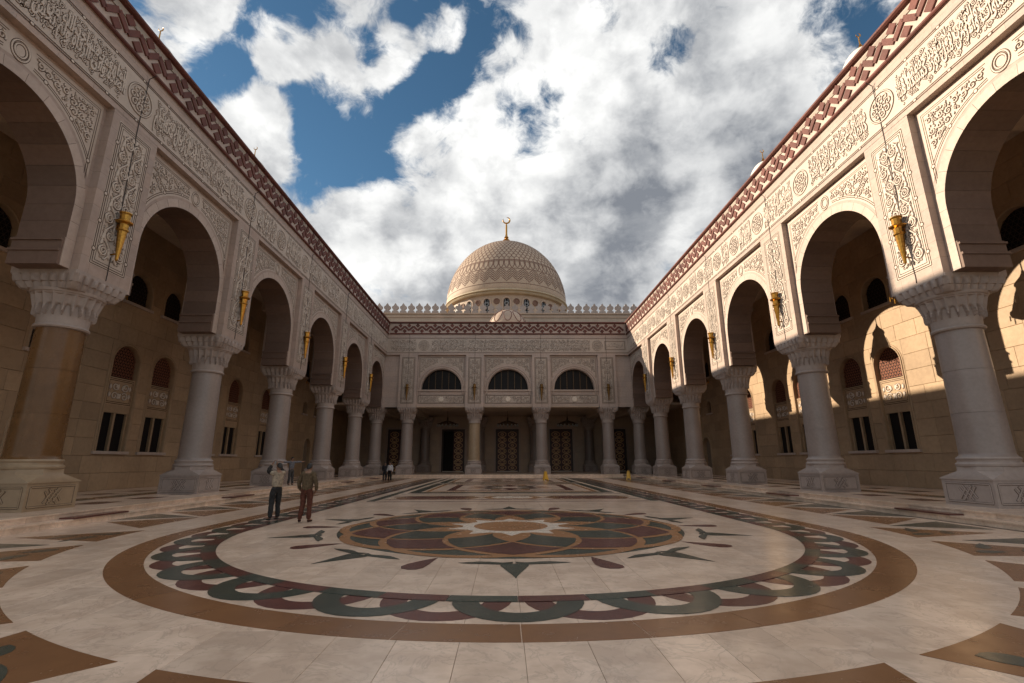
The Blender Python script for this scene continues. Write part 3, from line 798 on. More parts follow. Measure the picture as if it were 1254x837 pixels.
for x, lb, kd in zip(FX, ('grey column of the far front, left of the half open door', 'honey coloured column of the far front between the half open door and the middle door',
                          'grey column of the far front behind the yellow floor sign, right of the middle door', 'grey column of the far front nearest its right corner'), ('grey', 'honey', 'grey', 'grey')):
    column((x, YF+1.1, ZP), lb, 'columns of the far front', kd)
for x, lb in zip(FX, ('dim stone column against the porch wall left of the half open door', 'dim stone column against the porch wall between half open door and middle door',
                      'dim stone column against the porch wall right of the middle door', 'dim stone column against the porch wall near its right end')):
    column((x, YB-.9, ZP), lb, 'columns along the porch wall', 'grey')

# ------------------------------------------------------------------ side arcades
HB = 3.1; AR, AZ = 2.72, 10.23
def lines_h(m, s0, s1, t, mp, knots=0):
    groove(m, [(s0, t), (s1, t)], mp, .03); 
    if knots:
        for a in np.arange(s0+knots/2, s1, knots): m.blob([(a+.06*math.cos(x), t+.06*math.sin(x)) for x in np.linspace(0, 2*PI, 9)[:-1]], .012, 0, 1, mp=mp, skirt=.02)
ROUND = {-1: [7.85, 16.1, 24.5, 28.3, 32.1, 36.0, 40.0, 44.0, 48.0, 52.0, 56.0], 1: [7.85, 16.1, 21.5, 25.8, 28.8, 31.4, 34.4, 37.4, 40.4, 43.4, 46.4, 49.4, 52.4, 55.4]}
for sx, sd in ((-1, 'left'), (1, 'right')):
    arc = thing('arcade', ('long carved stone arcade in shade along the left side of the court' if sx < 0 else 'long carved stone arcade lit by low sun along the right side of the court'), 'arcade', (sx*DC, 32, 0))
    mp0 = side_map(sx, DA); mpr = side_map(sx, 14.88)
    Y0, Y1 = 7.0, YF
    # meshes shared by every bay, drawn about s = 0
    m = MB(); arch_plate(m, -HB-.02, HB+.02, 8.0, Z_REC+.02, 0, AR+.34, AZ, 8.0, -1.6, 0, mpr, 0, 24, soffit=False)
    arch_plate(m, -HB-.02, HB+.02, 8.0, 15.6, 0, AR+.34, AZ, 8.0, -1.6, -1.6, mpr, 0, 24, soffit=False)
    me_wall = m.mesh('arch_wall', M_PINK[0])
    VS = []                                             # voussoirs and jamb stones
    NV = 13
    for i in range(NV):
        m = MB(); a0, a1 = PI*i/NV+.0016, PI*(i+1)/NV-.0016; A = np.linspace(a0, a1, 4)
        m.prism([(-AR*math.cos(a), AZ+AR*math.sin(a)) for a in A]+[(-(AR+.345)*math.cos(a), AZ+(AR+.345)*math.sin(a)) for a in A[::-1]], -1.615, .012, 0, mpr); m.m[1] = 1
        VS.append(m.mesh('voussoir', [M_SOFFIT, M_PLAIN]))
    for s_ in (-1, 1):
        for z0, z1 in ((9.02, 9.62), (9.628, 10.226)):
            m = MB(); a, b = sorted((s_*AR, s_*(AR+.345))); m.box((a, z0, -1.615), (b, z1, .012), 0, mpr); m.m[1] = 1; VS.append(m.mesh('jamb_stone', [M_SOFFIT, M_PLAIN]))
        m = MB()
        for z0, z1, o in ((8.05, 8.50, .10), (8.50, 8.58, .15), (8.58, 8.88, .07), (8.88, 8.95, .13), (8.95, 9.015, .05)):
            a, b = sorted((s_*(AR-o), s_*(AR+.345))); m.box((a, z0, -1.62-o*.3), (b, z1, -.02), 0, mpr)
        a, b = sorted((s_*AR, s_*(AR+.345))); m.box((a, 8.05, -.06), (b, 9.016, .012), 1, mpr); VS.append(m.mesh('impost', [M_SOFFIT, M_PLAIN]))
    m = MB()                                            # carved spandrels
    mpc = side_map(sx, 14.872)
    r1 = AR+.40
    def in_sp(x, y): return abs(x) < HB-.36 and y < Z_REC-.37 and x*x+(y-AZ)**2 > (r1+.27)**2 and y > 10.6 and abs(x) > .42
    for s_ in (-1, 1):
        A = np.linspace(0, PI/2, 18)
        # cream ground of the spandrel, drawn as one outline
        edge = [(s_*(r1+.06)*math.cos(a), AZ+(r1+.06)*math.sin(a)) for a in A if (r1+.06)*math.cos(a) < HB-.12]
        top = [(x, Z_REC-.12) for x, _ in edge]
        m.add([mpc(a, b, 0) for a, b in edge]+[mpc(a, b, 0) for a, b in top], [(i, i+1, len(edge)+i+1, len(edge)+i) for i in range(len(edge)-1)], 2)
        for e in (0, .075):
            gp = [(s_*x, y) for x, y in [(.42+e, Z_REC-.26-e), (HB-.24-e, Z_REC-.26-e), (HB-.24-e, 11.3+e*2)]]
            groove(m, gp, mpc, .028)
            ang0 = math.acos(min(1, (HB-.24-e)/(r1+.16+e)))
            groove(m, [(s_*(r1+.16+e)*math.cos(a), AZ+(r1+.16+e)*math.sin(a)) for a in np.linspace(ang0, PI/2-.14, 14)], mpc, .028)
        for a in (.55, .95, 1.3): m.blob([(s_*(r1+.2)*math.cos(a)+.07*math.cos(x), AZ+(r1+.2)*math.sin(a)+.07*math.sin(x)) for x in np.linspace(0, 2*PI, 9)[:-1]], .012, 0, 1, mp=mpc)
    for s_ in (-1, 1): pack_fill(m, lambda x, y, s_=s_: in_sp(x, y) and x*s_ > 0, (min(s_*.4, s_*HB), max(s_*.4, s_*HB), 10.6, Z_REC), mpc, .05, .15, 7 if s_ > 0 else 3, tries=6000, rw=.045)
    for rr in (.20, .30): m.ribbon([(rr*math.cos(a)*.9, 13.74+rr*math.sin(a)*1.05) for a in np.linspace(0, 2*PI, 25)[:-1]], .05, .025, 0, 1, closed=True, mp=mpc)
    me_sp = m.mesh('spandrel_relief', [M_RELIEF, M_DIRTSHADE, M_CREAM])
    m = MB(); m.box((-1.1, Z_CAP, -2.2), (1.1, Z_REC+.02, 0), 0, mp0); me_pier = m.mesh('pier', M_PINK[0])
    m = MB(); m.box((-.80, 8.42, 0), (.80, 14.05, .004), 2, mp0)
    mq = side_map(sx, DA-.005)
    groove_rect(m, -.76, .76, 8.46, 14.0, mq, .03, knots=1.05); groove_rect(m, -.60, .60, 8.62, 13.84, mq, .02, gap=.0)
    vine_panel(m, -.54, .54, 8.75, 13.7, mq); pack_fill(m, lambda x, y: .02 < abs(x) < .55 and 8.7 < y < 13.75, (-.56, .56, 8.7, 13.8), mq, .035, .06, 2, h=.02, rw=.03, tries=700); me_pr = m.mesh('pier_relief', [M_RELIEF, M_DIRTSHADE, M_CREAM])
    for k, y in enumerate(YK):
        if y < YF-1.1: 
            put('pier', me_pier, arc, (0, y, 0)); put('pier_relief', me_pr, arc, (0, y, 0), kind='stuff')
        else:
            m = MB(); m.box((-1.1, Z_CAP, -2.2), (1.1, 15.6, -1.0), 0, mp0); build('pier', m, M_PINK[0], arc, (0, y, 0))
        if k < len(YK)-1:
            yc = y+4.2
            put('arch_wall', me_wall, arc, (0, yc, 0)); put('spandrel_relief', me_sp, arc, (0, yc, 0), kind='stuff')
            for v in VS: put(v.name.split('.')[0], v, arc, (0, yc, 0))
    # frieze wall
    m = MB(); m.box((Y0, Z_REC, -2.2), (Y1, Z_C0+.1, 0), 0, mp0); build('frieze_wall', m, M_PINK[0], arc)
    m = MB(); mpf = side_map(sx, DA-.004); m.quad(mpf(Y0, 14.60, 0), mpf(Y1, 14.60, 0), mpf(Y1, 16.36, 0), mpf(Y0, 16.36, 0), 2)
    mpg = side_map(sx, DA-.0075)
    for t in (14.55, 14.63, 16.33, 16.41): lines_h(m, Y0, Y1, t, mpg, .0)
    for t in (14.59, 16.37):
        for a in np.arange(Y0+.7, Y1, 1.4): m.blob([(a+.07*math.cos(x), t+.055*math.sin(x)) for x in np.linspace(0, 2*PI, 9)[:-1]], .012, 0, 1, mp=mpg)
    build('frieze_border', m, [M_RELIEF, M_DIRTSHADE, M_CREAM], arc, kind='stuff')
    mpl = side_map(sx, DA-.0078)
    RD = ROUND[sx]
    for i, y in enumerate(RD):
        m = MB(); knot_roundel(m, y, 15.48, .60, mpl, i); build('roundel', m, [M_RELIEF, M_DIRTSHADE], arc)
        if i < len(RD)-1:
            a, b = y+.78, RD[i+1]-.78
            if b-a > .8:
                m = MB()
                filler(m, a, b, 14.75, 16.22, mpl, i)
                if sx < 0: inscription(m, a, b, 14.78, 16.2, mpl)      # on the left wall a reader's left is towards the camera
                else: inscription(m, b, a, 14.78, 16.2, mpl)
                build('inscription', m, [M_RELIEF, M_DIRTSHADE], arc)
    # cornice with zigzag of red stones
    m = MB(); m.box((Y0, Z_C0+.1, -2.2), (Y1, Z_C1-.02, .06), 0, mp0); build('cornice_wall', m, M_PLAIN, arc)
    def mould(z, dz, o, nm, me_mat=M_RED):
        m = MB(); L = []
        for yy in np.arange(Y0, Y1+.01, (Y1-Y0)/36):
            pass
        n = 36; st = (Y1-Y0)/n
        for i in range(n):
            prof = [(0.05, z), (o*.7, z+dz*.08), (o, z+dz*.35), (o, z+dz*.75), (o*.8, z+dz), (.05, z+dz)]
            m2 = MB(); m2.loops([[mp0(Y0+i*st+.004, t, nn) for nn, t in prof], [mp0(Y0+(i+1)*st-.004, t, nn) for nn, t in prof]]); build(nm, m2, me_mat, arc)
    mould(16.86, .16, .14, 'cornice_stone'); mould(18.22, .22, .26, 'coping_stone')
    per = 1.05; nper = int((Y1-Y0)/per); zc = 17.62
    def turned(wd, hg, ang):
        m = MB(); ca, sa = math.cos(ang), math.sin(ang)
        m.chamfer((-wd/2, -hg/2, .055), (wd/2, hg/2, .125), .012, 0, lambda a, b, n: mp0(a*ca-b*sa, a*sa+b*ca, n)); return m
    zb = [turned(.72, .235, s_*R(43)).mesh('zigzag_stone', M_RED) for s_ in (1, -1)]
    dm = turned(.37, .37, PI/4).mesh('diamond_stone', M_RED)
    for i in range(nper):
        yc = Y1-per*(i+.5)
        put('zigzag_stone', zb[0], arc, (0, yc-per/4, zc)); put('zigzag_stone', zb[1], arc, (0, yc+per/4, zc))
        put('diamond_stone', dm, arc, (0, yc, zc-.345)); put('diamond_stone', dm, arc, (0, yc+per/2, zc+.345))
    # ceiling and roof
    m = MB(); m.box((Y0, 15.6, -16.6), (74, 15.9, -2.2), 0, mp0); build('ceiling', m, M_CEIL, arc)
    m = MB(); m.box((Y0, 17.9, -16.0), (YF+1, 18.1, .1), 0, mp0); build('roof', m, M_ROOF, arc)
    m = MB()
    for y in YK: m.box((y-.45, 14.9, -(DW-DA)), (y+.45, 15.6, -2.2), 0, mp0)
    build('ceiling_beam', m, M_CEIL, arc)

# ------------------------------------------------------------------ gallery back walls with windows
def lattice_mesh(m, s0, s1, t0, t1, inside, mp, n, pit=.17, wd=.028):
    for fam in (0, 1, 2):
        ang = (0, PI/3, -PI/3)[fam]; c, s = math.cos(ang), math.sin(ang)
        cx, cy = (s0+s1)/2, (t0+t1)/2; Rr = math.hypot(s1-s0, t1-t0)/2
        for o in np.arange(-Rr, Rr, pit):
            pts = [(cx+c*u-s*o, cy+s*u+c*o) for u in np.linspace(-Rr, Rr, 30)]
            run = []
            for p in pts+[(1e9, 1e9)]:
                if inside(*p): run.append(p)
                else:
                    if len(run) > 1:
                        a, b = run[0], run[-1]; ox, oy = -s*wd/2, c*wd/2
                        m.add([mp(a[0]-ox, a[1]-oy, n), mp(b[0]-ox, b[1]-oy, n), mp(b[0]+ox, b[1]+oy, n), mp(a[0]+ox, a[1]+oy, n)], [(0, 1, 2, 3)], 0)
                    run = []
for sx, sd in ((-1, 'left'), (1, 'right')):
    wall = thing('gallery_wall', ('tan ashlar back wall of the shaded left gallery with paired arched windows' if sx < 0 else 'tan ashlar back wall of the right gallery with sunlit arched patches'), 'wall', (sx*DW, 32, 0))
    mp = side_map(sx, DW); WY0, WY1 = 7.85, 72.4
    # prototypes (s about window centre)
    def tall_window():
        P_ = {}
        m = MB(); arch_plate(m, -1.2, 1.2, 2.155, 8.455, 0, .98, 7.30, 2.40, -.32, -.006, mp, 0, 16); P_['window'] = (m, M_WALL)
        m = MB()                                              # moulded surround and bottom sill
        for r0, n1 in ((1.02, .05), (1.13, .025)):
            m.ribbon([(-r0, 2.40)]+[(a, b) for a, b in arc_pts(0, r0, 7.30, 14)]+[(r0, 2.40)], .085, n1, 0, mp=mp)
        P_['moulding'] = (m, M_WALL)
        m = MB(); m.box((-1.22, 2.24, -.05), (1.22, 2.40, .13), 0, mp); P_['sill'] = (m, M_PLAIN)
        m = MB(); m.box((-.98, 4.47, -.33), (.98, 4.90, -.11), 0, mp); m.box((-.07, 2.41, -.33), (.07, 4.469, -.13), 0, mp)
        for s_ in (-1, 1): a, b = sorted((s_*.98, s_*.88)); m.box((a, 2.41, -.33), (b, 4.469, -.15), 0, mp)
        P_['mullion'] = (m, M_WALL)
        m = MB(); m.box((-.98, 4.901, -.33), (.98, 6.42, -.10), 2, mp)
        mq = lambda s_, t, n: mp(s_, t, n-.098)
        groove_rect(m, -.90, .90, 4.98, 6.34, mq, .035, gap=.09)
        for s_ in (-1, 1):
            for q in (-1, 1):
                m.ribbon(spiral(s_*.36, 5.66+q*.27, .24, 1.4, (0 if s_ < 0 else PI)+q*.6, s_*q), .065, .045, 0, 1, mp=mq)
                m.blob(leaf(s_*.10, 5.66+q*.08, PI/2*q+s_*-.5, .40, .20), .04, 0, 1, mp=mq); m.blob(leaf(s_*.70, 5.66+q*.05, q*PI/2, .34, .16), .04, 0, 1, mp=mq)
        P_['relief_panel'] = (m, [M_RELIEF, M_DIRTSHADE, M_WALL])
        m = MB()
        for s_ in (-1, 1): a, b = sorted((s_*.08, s_*.88)); m.quad(mp(a, 2.41, -.27), mp(b, 2.41, -.27), mp(b, 4.47, -.27), mp(a, 4.47, -.27))
        m.quad(mp(-.98, 6.42, -.31), mp(.98, 6.42, -.31), mp(.98, 8.3, -.31), mp(-.98, 8.3, -.31)); P_['pane'] = (m, M_GLASS)
        m = MB(); lattice_mesh(m, -.98, .98, 6.43, 8.28, lambda a, b: abs(a) < .97 and 6.44 < b and (b < 7.3 or a*a+(b-7.3)**2 < .95), mp, -.22); P_['grille'] = (m, M_GRILLE)
        return P_
    def small_window(r, t0, zs, bot):
        P_ = {}
        m = MB(); arch_plate(m, -r-.22, r+.22, t0, t0+(2.7 if r > .8 else 1.8), 0, r, zs, bot, -.34, -.006, mp, 0, 16); P_['window'] = (m, M_WALL)
        m = MB(); m.ribbon([(-r-.05, bot)]+arc_pts(0, r+.05, zs, 14)+[(r+.05, bot)], .10, .05, 0, mp=mp); P_['moulding'] = (m, M_WALL)
        m = MB(); m.box((-r-.20, bot-.16, -.05), (r+.20, bot, .12), 0, mp); P_['sill'] = (m, M_PLAIN)
        m = MB(); m.quad(mp(-r, bot, -.33), mp(r, bot, -.33), mp(r, zs+r, -.33), mp(-r, zs+r, -.33)); P_['pane'] = (m, M_GLASS)
        m = MB(); lattice_mesh(m, -r, r, bot, zs+r, lambda a, b: abs(a) < r-.01 and b > bot+.01 and (b < zs or a*a+(b-zs)**2 < (r-.02)**2), mp, -.26, .22); P_['grille'] = (m, M_DARK)
        return P_
    def gal_door():
        P_ = {}
        m = MB(); arch_plate(m, -1.3, 1.3, ZP, 4.855, 0, .95, 3.35, ZP, -.5, -.006, mp, 0, 16); P_['gallery_door'] = (m, M_WALL)
        m = MB(); m.ribbon([(-1.0, ZP)]+arc_pts(0, 1.0, 3.35, 14)+[(1.0, ZP)], .12, .06, 0, mp=mp); P_['moulding'] = (m, M_WALL)
        m = MB(); m.box((-.95, ZP, -.49), (-.01, 3.3, -.42), 0, mp); m.box((.01, ZP, -.49), (.95, 3.3, -.42), 0, mp); m.box((-.95, 3.3, -.49), (.95, 4.3, -.45), 0, mp); P_['door_leaf'] = (m, M_DARK)
        return P_
    proto = {k: {n: (mm.mesh(n, mt)) for n, (mm, mt) in f.items()} for k, f in
             (('tall', tall_window()), ('high', small_window(.96, 10.255, 11.65, 10.78)), ('lancet', small_window(.50, 6.655, 7.62, 6.86)), ('door', gal_door()))}
    holes = []; hw = {'tall': 1.2, 'high': 1.18, 'lancet': .72, 'door': 1.3}
    hz = {'tall': (2.155, 8.455), 'high': (10.255, 12.955), 'lancet': (6.655, 8.455), 'door': (ZP, 4.855)}
    def place(kind, y):
        f = proto[kind]; main = None
        for n, me in f.items():
            if main is None: main = put(n, me, wall, (0, y, 0))
            else: put(n, me, main, (0, y, 0))
        holes.append((y-hw[kind], y+hw[kind])+hz[kind])
    for k in range(5):
        yc = YK[k+1]+4.2
        for o in (-1.55, 1.55):
            place('high', yc+o); place('lancet' if k in (0, 4) else 'tall', yc+o)
        if k in (0, 4): place('door', yc+(0 if k == 4 else 2.0))
    m = MB(); m.box((WY0, -.3, -.9), (WY1, 18.0, -.34), 0, mp); build('wall_core', m, M_WALLCORE, wall)
    # ashlar blocks, course by course, around the openings
    blocks = []; bme = {}
    rg = random.Random(4+sx)
    for c in range(17):
        z0, z1 = ZP+.9*c, min(ZP+.9*(c+1), 15.6)
        cuts = sorted((a, b) for a, b, t0, t1 in holes if t0 < z1-.01 and t1 > z0+.01)
        y = WY0; segs = []
        for a, b in cuts+[(WY1, WY1)]:
            if a > y+.02: segs.append((y, a))
            y = max(y, b)
        for a, b in segs:
            n = max(1, round((b-a)/1.4)); 
            ed = [a+(b-a)*i/n for i in range(n+1)]
            if n > 2:
                for i in range(1, n): ed[i] += ((.35 if c % 2 else -.35)+rg.uniform(-.12, .12))*min(1, (b-a)/n)
            for i in range(n): blocks.append((ed[i], ed[i+1], z0, z1))
    def vis(b):
        yc, zc_ = (b[0]+b[1])/2, (b[2]+b[3])/2
        return math.hypot(yc, 22) if (yc > 17 and zc_ < 14) else 500+yc
    blocks.sort(key=vis); rest = MB()
    for i, (a, b, z0, z1) in enumerate(blocks):
        if i < 300:
            k = (round(b-a, 1), round(z1-z0, 2)); m = MB(); n1 = rg.uniform(-.008, .004)
            m.chamfer((a+.005, z0+.005, -.34), (b-.005, z1-.005, n1), .012, 0, mp); build('ashlar_block', m, M_WALL, wall)
        else: rest.chamfer((a+.005, z0+.005, -.34), (b-.005, z1-.005, 0), .012, 0, mp)
    build('ashlar_blocks', rest, M_WALL, wall, kind='stuff')

# ------------------------------------------------------------------ far front of the court
FM = front_map(YF); FRM = front_map(YF+.3)
fr = thing('hall_front', 'carved stone front with three half round windows closing the far end of the court', 'building', (0, YF, 0))
XF = DA
m = MB(); m.box((-XF, Z_REC, -2.0), (XF, Z_C0+.1, 0), 0, FM); build('frieze_wall', m, M_PINK[1], fr)
me = {}
m = MB(); m.box((-1.08, Z_CAP, -2.0), (1.08, Z_REC+.02, 0), 0, FM); me_p = m.mesh('pier', M_PINK[1])
m = MB(); m.box((-.80, 8.42, 0), (.80, 14.05, .004), 2, FM); FQ = front_map(YF-.005)
groove_rect(m, -.76, .76, 8.46, 14.0, FQ, .04); groove_rect(m, -.60, .60, 8.62, 13.84, FQ, .025, gap=.0); vine_panel(m, -.54, .54, 8.75, 13.7, FQ); me_r = m.mesh('pier_relief', [M_RELIEF, M_DIRTSHADE, M_CREAM])
for x in FX: put('pier', me_p, fr, (x, 0, 0)); put('pier_relief', me_r, fr, (x, 0, 0), kind='stuff')
for s_ in (-1, 1):
    m = MB(); a, b = sorted((s_*13.02, s_*(XF+.8))); m.box((a, Z_CAP, -1.7), (b, Z_REC+.02, 0), 0, FRM); build('end_wall', m, M_PINK[1], fr)
FB, WR, WZ = 2.9, 2.40, 10.22
m = MB(); arch_plate(m, -FB-.02, FB+.02, Z_CAP+.15, Z_REC+.02, 0, WR, WZ, 10.12, -.75, 0, FRM, 0, 24); me_fw = m.mesh('window_wall', M_PINK[1])
m = MB(); 
for r0, n1 in ((WR+.14, .10), (WR+.36, .06)): m.ribbon([(-r0, 9.6)]+arc_pts(0, r0, WZ, 24)+[(r0, 9.6)], .16, n1, 0, mp=FRM)
me_am = m.mesh('arch_moulding', M_PLAIN)
m = MB(); m.box((-WR-.5, 9.95, -.1), (WR+.5, 10.12, .12), 0, FRM); me_sl = m.mesh('sill', M_PLAIN)
m = MB(); FC = front_map(YF+.294); m.box((-FB+.1, 8.42, 0), (FB-.1, 9.55, .002), 2, FC); FC2 = front_map(YF+.29); groove_rect(m, -FB+.16, FB-.16, 8.48, 9.49, FC2, .04)
m.blob([(.42*(1 if i % 2 else .72)*math.cos(PI*i/8), 8.98+.42*(1 if i % 2 else .72)*math.sin(PI*i/8)) for i in range(16)], .05, 3, 1, mp=FC2)
pack_fill(m, lambda x, y: abs(x) < FB-.28 and 8.6 < y < 9.38 and x*x+(y-8.98)**2 > .3, (-FB, FB, 8.5, 9.5), FC2, .07, .17, 5, tries=3000)
me_pn = m.mesh('relief_panel', [M_RELIEF, M_DIRTSHADE, M_CREAM, M_WHITE])
m = MB(); rr = WR+.62
for s_ in (-1, 1):
    edge = [(s_*rr*math.cos(a), WZ+rr*math.sin(a)) for a in np.linspace(.05, PI/2, 16) if rr*math.cos(a) < FB-.1]
    if len(edge) > 1: m.add([FC(a, b, 0) for a, b in edge]+[FC(a, 14.15, 0) for a, b in edge], [(i, i+1, len(edge)+i+1, len(edge)+i) for i in range(len(edge)-1)], 2)
    for e in (0, .09): groove(m, [(s_*x, y) for x, y in [(.1, 14.08-e), (FB-.2-e, 14.08-e), (FB-.2-e, 11.6)]], FC2, .035)
    pack_fill(m, lambda x, y, s_=s_: x*s_ > .45 and abs(x) < FB-.34 and y < 13.92 and x*x+(y-WZ)**2 > (rr+.08)**2 and y > 11, (min(0, s_*FB), max(0, s_*FB), 11, 14), FC2, .065, .17, 9+s_, tries=3500)
m.ribbon([(.22*math.cos(a), 13.55+.22*math.sin(a)) for a in np.linspace(0, 2*PI, 17)[:-1]], .07, .03, 0, 1, closed=True, mp=FC2)
me_fs = m.mesh('spandrel_relief', [M_RELIEF, M_DIRTSHADE, M_CREAM])
m = MB(); m.quad(FRM(-WR, 10.1, -.62), FRM(WR, 10.1, -.62), FRM(WR, 12.7, -.62), FRM(-WR, 12.7, -.62)); me_gl = m.mesh('pane', M_GLASS)
m = MB()
for x in (-1.6, -.8, 0, .8, 1.6):
    m.box((x-.035, 10.1, -.60), (x+.035, WZ+math.sqrt(max(.1, WR*WR-x*x)), -.54), 0, FRM)
me_ml = m.mesh('mullion', M_BRONZE)
for k in (-1, 0, 1):
    x = k*7.96
    put('window_wall', me_fw, fr, (x, 0, 0)); put('arch_moulding', me_am, fr, (x, 0, 0)); put('relief_panel', me_pn, fr, (x, 0, 0)); put('spandrel_relief', me_fs, fr, (x, 0, 0), kind='stuff')
    wn = put('window', me_gl, fr, (x, 0, 0)); put('mullion', me_ml, wn, (x, 0, 0)); put('sill', me_sl, wn, (x, 0, 0))
m = MB(); m.quad(FM(-XF, 14.60, .004), FM(XF, 14.60, .004), FM(XF, 16.36, .004), FM(-XF, 16.36, .004), 2); FG = front_map(YF-.0075)
for t in (14.55, 14.64, 16.33, 16.42): lines_h(m, -XF, XF, t, FG)
build('frieze_border', m, [M_RELIEF, M_DIRTSHADE, M_CREAM], fr, kind='stuff')
FL = front_map(YF-.0078)
for x in (-10.2, 10.9):
    m = MB(); knot_roundel(m, x, 15.48, .62, FL, 3); build('roundel', m, [M_RELIEF, M_DIRTSHADE], fr)
for a, b in ((-9.3, -5.0), (-4.9, 0), (.1, 5.0), (5.1, 10.0), (-14.2, -11.1)):
    m = MB(); filler(m, a, b, 14.75, 16.22, FL, 3); inscription(m, a, b, 14.78, 16.2, FL); build('inscription', m, [M_RELIEF, M_DIRTSHADE], fr)
m = MB(); groove_rect(m, 11.8, 14.3, 14.95, 16.05, FL, .03); inscription(m, 12.0, 14.1, 15.2, 15.85, FL); build('inscription', m, [M_RELIEF, M_DIRTSHADE], fr)
m = MB(); m.box((-XF+.06, Z_C0+.1, -2.0), (XF-.06, Z_C1-.02, .06), 0, FM); build('cornice_wall', m, M_PLAIN, fr)
for z, dz, o, nm in ((16.86, .16, .14, 'cornice_stone'), (18.22, .22, .26, 'coping_stone')):
    n = 20; st = (2*XF-.5)/n
    for i in range(n):
        prof = [(0.05, z), (o*.7, z+dz*.08), (o, z+dz*.35), (o, z+dz*.75), (o*.8, z+dz), (.05, z+dz)]; x0 = -XF+.25+i*st
        m = MB(); m.loops([[FM(x0+.004, t, nn) for nn, t in prof], [FM(x0+st-.004, t, nn) for nn, t in prof]]); build(nm, m, M_RED, fr)
def turnedF(wd, hg, ang):
    m = MB(); ca, sa = math.cos(ang), math.sin(ang)
    m.chamfer((-wd/2, -hg/2, .055), (wd/2, hg/2, .125), .012, 0, lambda a, b, n: FM(a*ca-b*sa, a*sa+b*ca, n)); return m
zb = [turnedF(.72, .235, s_*R(43)).mesh('zigzag_stone', M_RED) for s_ in (1, -1)]; dm = turnedF(.37, .37, PI/4).mesh('diamond_stone', M_RED)
for i in range(27):
    xc = -14.17+1.05*(i+.5)
    put('zigzag_stone', zb[0], fr, (xc-.2625, 0, 17.62)); put('zigzag_stone', zb[1], fr, (xc+.2625, 0, 17.62)); put('diamond_stone', dm, fr, (xc, 0, 17.275))
    if i < 26: put('diamond_stone', dm, fr, (xc+.525, 0, 17.965))
# porch ceiling, beams, roof
m = MB(); m.box((-22, YF+.4, 8.35), (22, YB, 8.6)); build('ceiling', m, M_CEIL, fr)
m = MB(); m.box((-22, YF+2.0, 17.9), (22, YB, 18.1)); build('roof', m, M_ROOF, fr)
for x in FX+[-15.71, 15.71]:
    m = MB(); m.box((x-.5, YF+2.0, 7.72), (x+.5, YB-.1, 8.36)); build('beam', m, M_CEIL, fr)
for x0, x1 in zip([-15.71]+FX, FX+[15.71]):
    m = MB(); m.box((x0+1.12, YF+.32, Z_CAP), (x1-1.12, YF+1.9, 8.36)); build('beam', m, M_CEIL, fr)

# ------------------------------------------------------------------ prayer hall behind: porch wall with doors, parapet
hall = thing('prayer_hall', 'tall prayer hall behind the far front with crenellated parapet and patterned doors', 'building', (0, YB, 0))
HBK = 150
DX = [-15.9, -7.96, 0, 7.96, 15.9]
segs = []; x = -24
for d in DX: segs.append((x, d-1.7)); x = d+1.7
segs.append((x, 24))
m = MB()
for a, b in segs: m.box((a, -.3, YB), (b, 8.5, YB+1.0), 0, lambda p, q, r_: (p, r_, q))
for d in DX: m.box((d-1.71, 6.45, YB+.002), (d+1.71, 8.5, YB+1.0), 0, lambda p, q, r_: (p, r_, q))
build('porch_wall', m, M_PORCH, hall)
m = MB(); m.box((-34, YB+1.001, -.3), (34, HBK, 24.3)); m.box((-34, YB+.1, 8.5), (34, YB+1.0, 24.3)); build('hall_wall', m, stone('hall_stone', (.44, .35, .28), joints=(0, 1.6, .9, 0, .6)), hall)
m = MB(); m.box((-34.1, YB-.05, 23.75), (34.1, YB+.7, 23.95)); m.box((-34.2, YB-.12, 24.3), (34.2, YB+.8, 24.5)); build('parapet_band', m, M_PINKDOME, hall)
ml = [(-.55, 0), (-.50, .34), (-.26, .46), (-.24, .56), (-.42, .66), (-.54, .86), (-.50, 1.08), (-.34, 1.20), (-.22, 1.24), (-.17, 1.42), (0, 1.66), (.17, 1.42), (.22, 1.24), (.34, 1.20), (.50, 1.08), (.54, .86), (.42, .66), (.24, .56), (.26, .46), (.50, .34), (.55, 0)]
m = MB(); m.prism(ml, 0, .35, 0, lambda a, b, n: (a, YB+.1+n, 24.5+b)); me_m = m.mesh('merlon', M_CAP)
for i in range(37): put('merlon', me_m, hall, (-22.7+1.26*i, 0, 0))
def star_lattice(m, x0, x1, z0, z1, mp, p=.76):
    nx, nz = int((x1-x0)/p), int((z1-z0)/p)
    px, pz = (x1-x0)/nx, (z1-z0)/nz
    for i in range(nx):
        for j in range(nz):
            cx, cz = x0+px*(i+.5), z0+pz*(j+.5)
            rr = .34 if (i+j) % 2 else .20
            m.ribbon([(cx+px*rr*(1 if k % 2 else .62)*math.cos(PI*k/6), cz+pz*rr*(1 if k % 2 else .62)*math.sin(PI*k/6)) for k in range(12)], .10, .02, 0, closed=True, mp=mp)
            m.ribbon([(cx+px*.47*math.cos(PI*k/4+PI/8), cz+pz*.47*math.sin(PI*k/4+PI/8)) for k in range(8)], .085, .016, 0, closed=True, mp=mp)
M_INK = plain('door_inlay_gold', (.78, .50, .24), .5, 0)
M_DOORRED = plain('door_red_wood', (.085, .026, .018), .5)
